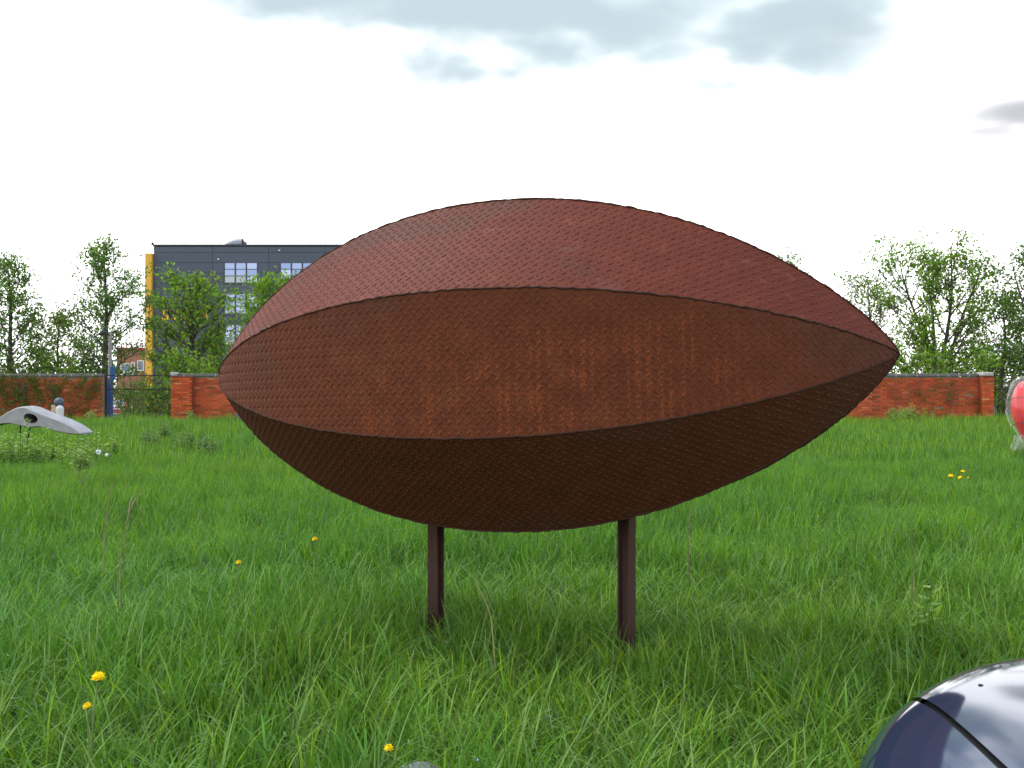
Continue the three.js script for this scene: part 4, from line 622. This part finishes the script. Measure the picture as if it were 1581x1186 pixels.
[['leafy weed in front of the left end of the grey sculpture', 8, 648, 18.6, 60], ['leafy weed below the hole of the grey sculpture', 30, 656, 18.2, 56], ['tall leafy stem growing before the hole of the grey sculpture', 42, 633, 18.8, 12, 3], ['leafy weed under the right half of the grey sculpture', 70, 655, 18.4, 56], ['leafy weed below the tail of the grey sculpture', 105, 660, 18.2, 60], ['leafy weed just past the pointed right end of the grey sculpture', 145, 655, 18.8, 40], ['leafy weed in the grass right of the grey sculpture', 172, 660, 19.5, 36], ['low leafy weed left of the two dandelion clocks', 120, 678, 16.5, 40]].forEach(([l, x, t, d, w, s]) => weed(l, x, t, d, w, { stems: s ?? 18, leaf: 0.105, leaves: 20, wide: 0.7, pal: yg, group: WG }));
[['taller bright weed in the grass before the gate', 255, 642, 25, 20], ['dark leafy clump in the grass right of the bright weed', 285, 657, 22, 52], ['leafy clump in the grass left of the bright weed', 232, 655, 23, 36], ['low leafy clump nearest the sculpture at left', 320, 664, 21, 44]].forEach(([l, x, t, d, w]) => weed(l, x, t, d, w, { stems: 26, leaf: 0.1, leaves: 18, wide: 0.65, group: 'leafy weeds in the grass before the gate' }));
[['small shrub at the foot of the left brick wall', 140, 624, 37.2, 26, 9], ['small shrub at the foot of the gate pillar', 297, 627, 37.2, 22, 12]].forEach(([l, x, t, d, w, n]) => weed(l, x, t, d, w, { name: 'shrub', cat: 'shrub', stems: n, leaf: 0.13, leaves: 22, pal: yg }));
weed('rounded bright green shrub before the right brick wall', 1396, 620, 37.2, 62, { name: 'shrub', cat: 'shrub', stems: 40, leaf: 0.13, leaves: 30, pal: yg });
weed('sparse yellow green sprays beside the rounded shrub at the right wall', 1428, 624, 37.3, 44, { name: 'shrub', cat: 'shrub', stems: 14, leaf: 0.11, leaves: 16, pal: yg });
weed('small weeds at the wall foot near its right end', 1470, 634, 37.3, 30, { name: 'shrub', cat: 'shrub', stems: 8, leaf: 0.1, leaves: 12, pal: yg });
weed('broad leaved bright weed in the grass at right above the car', 1425, 884, 6.2, 50, { stems: 4, leaf: 0.13, leaves: 10, wide: 0.4, pal: yg });
weed('broad leaved dock in the grass between the posts and the bottom edge', 842, 1082, 4.5, 70, { stems: 3, leaf: 0.11, leaves: 8, wide: 0.5, pal: [[0.08, 0.16, 0.03], [0.10, 0.19, 0.03]] });
// dry stalks
const dryMat = std(0.17, 0.11, 0.07, 0.95), DS = [[[126, 748], [127, 720], [140, 690], [150, 672]], [[124, 745], [117, 715], [103, 690]], [[126, 745], [138, 722], [146, 705]]];
function dry(label, d, lines, r = 0.004, mat = dryMat) { const b = at(lines[0][0][0], HY, d), base = new THREE.Vector3(b.x, 0, -d), g = thing('dry_stalk', label, 'dry stalk', base, 'dead brown stalks in the grass'); reseed(lines[0][0][0]); const geos = lines.map((l, i) => { const pts = l.map((p) => at(p[0], p[1], d + rr(-0.05, 0.05)).sub(base)); if (!i) pts.unshift(new THREE.Vector3(pts[0].x + 0.02, 0, 0)); return tube(new THREE.CatmullRomCurve3(pts).getPoints(12), r, r * 0.5, 5); }); part('stem', mergeGeometries(geos), mat, g); }
dry('branching dead brown stalk rising from the grass at left', 13.5, DS);
dry('pale straw stalks leaning in the grass at left', 6.6, [[[185, 870], [200, 790], [212, 766], [220, 762]], [[198, 792], [203, 765]], [[158, 880], [166, 780], [174, 748]]], 0.004, std(0.26, 0.2, 0.12, 0.95));
dry('thin dark upright stalk in the grass at right', 7.0, [[[1408, 860], [1408, 820], [1407, 750]]], 0.0035);
dry('bent straw between the two steel posts', 5.4, [[[762, 1000], [757, 950], [741, 912], [730, 890]]], 0.0035, std(0.28, 0.24, 0.1, 0.95));
dry('thin dead stalk right of the sculpture in the grass', 8, [[[1063, 812], [1068, 792], [1072, 778]]], 0.004);

renderer.render(scene, camera);
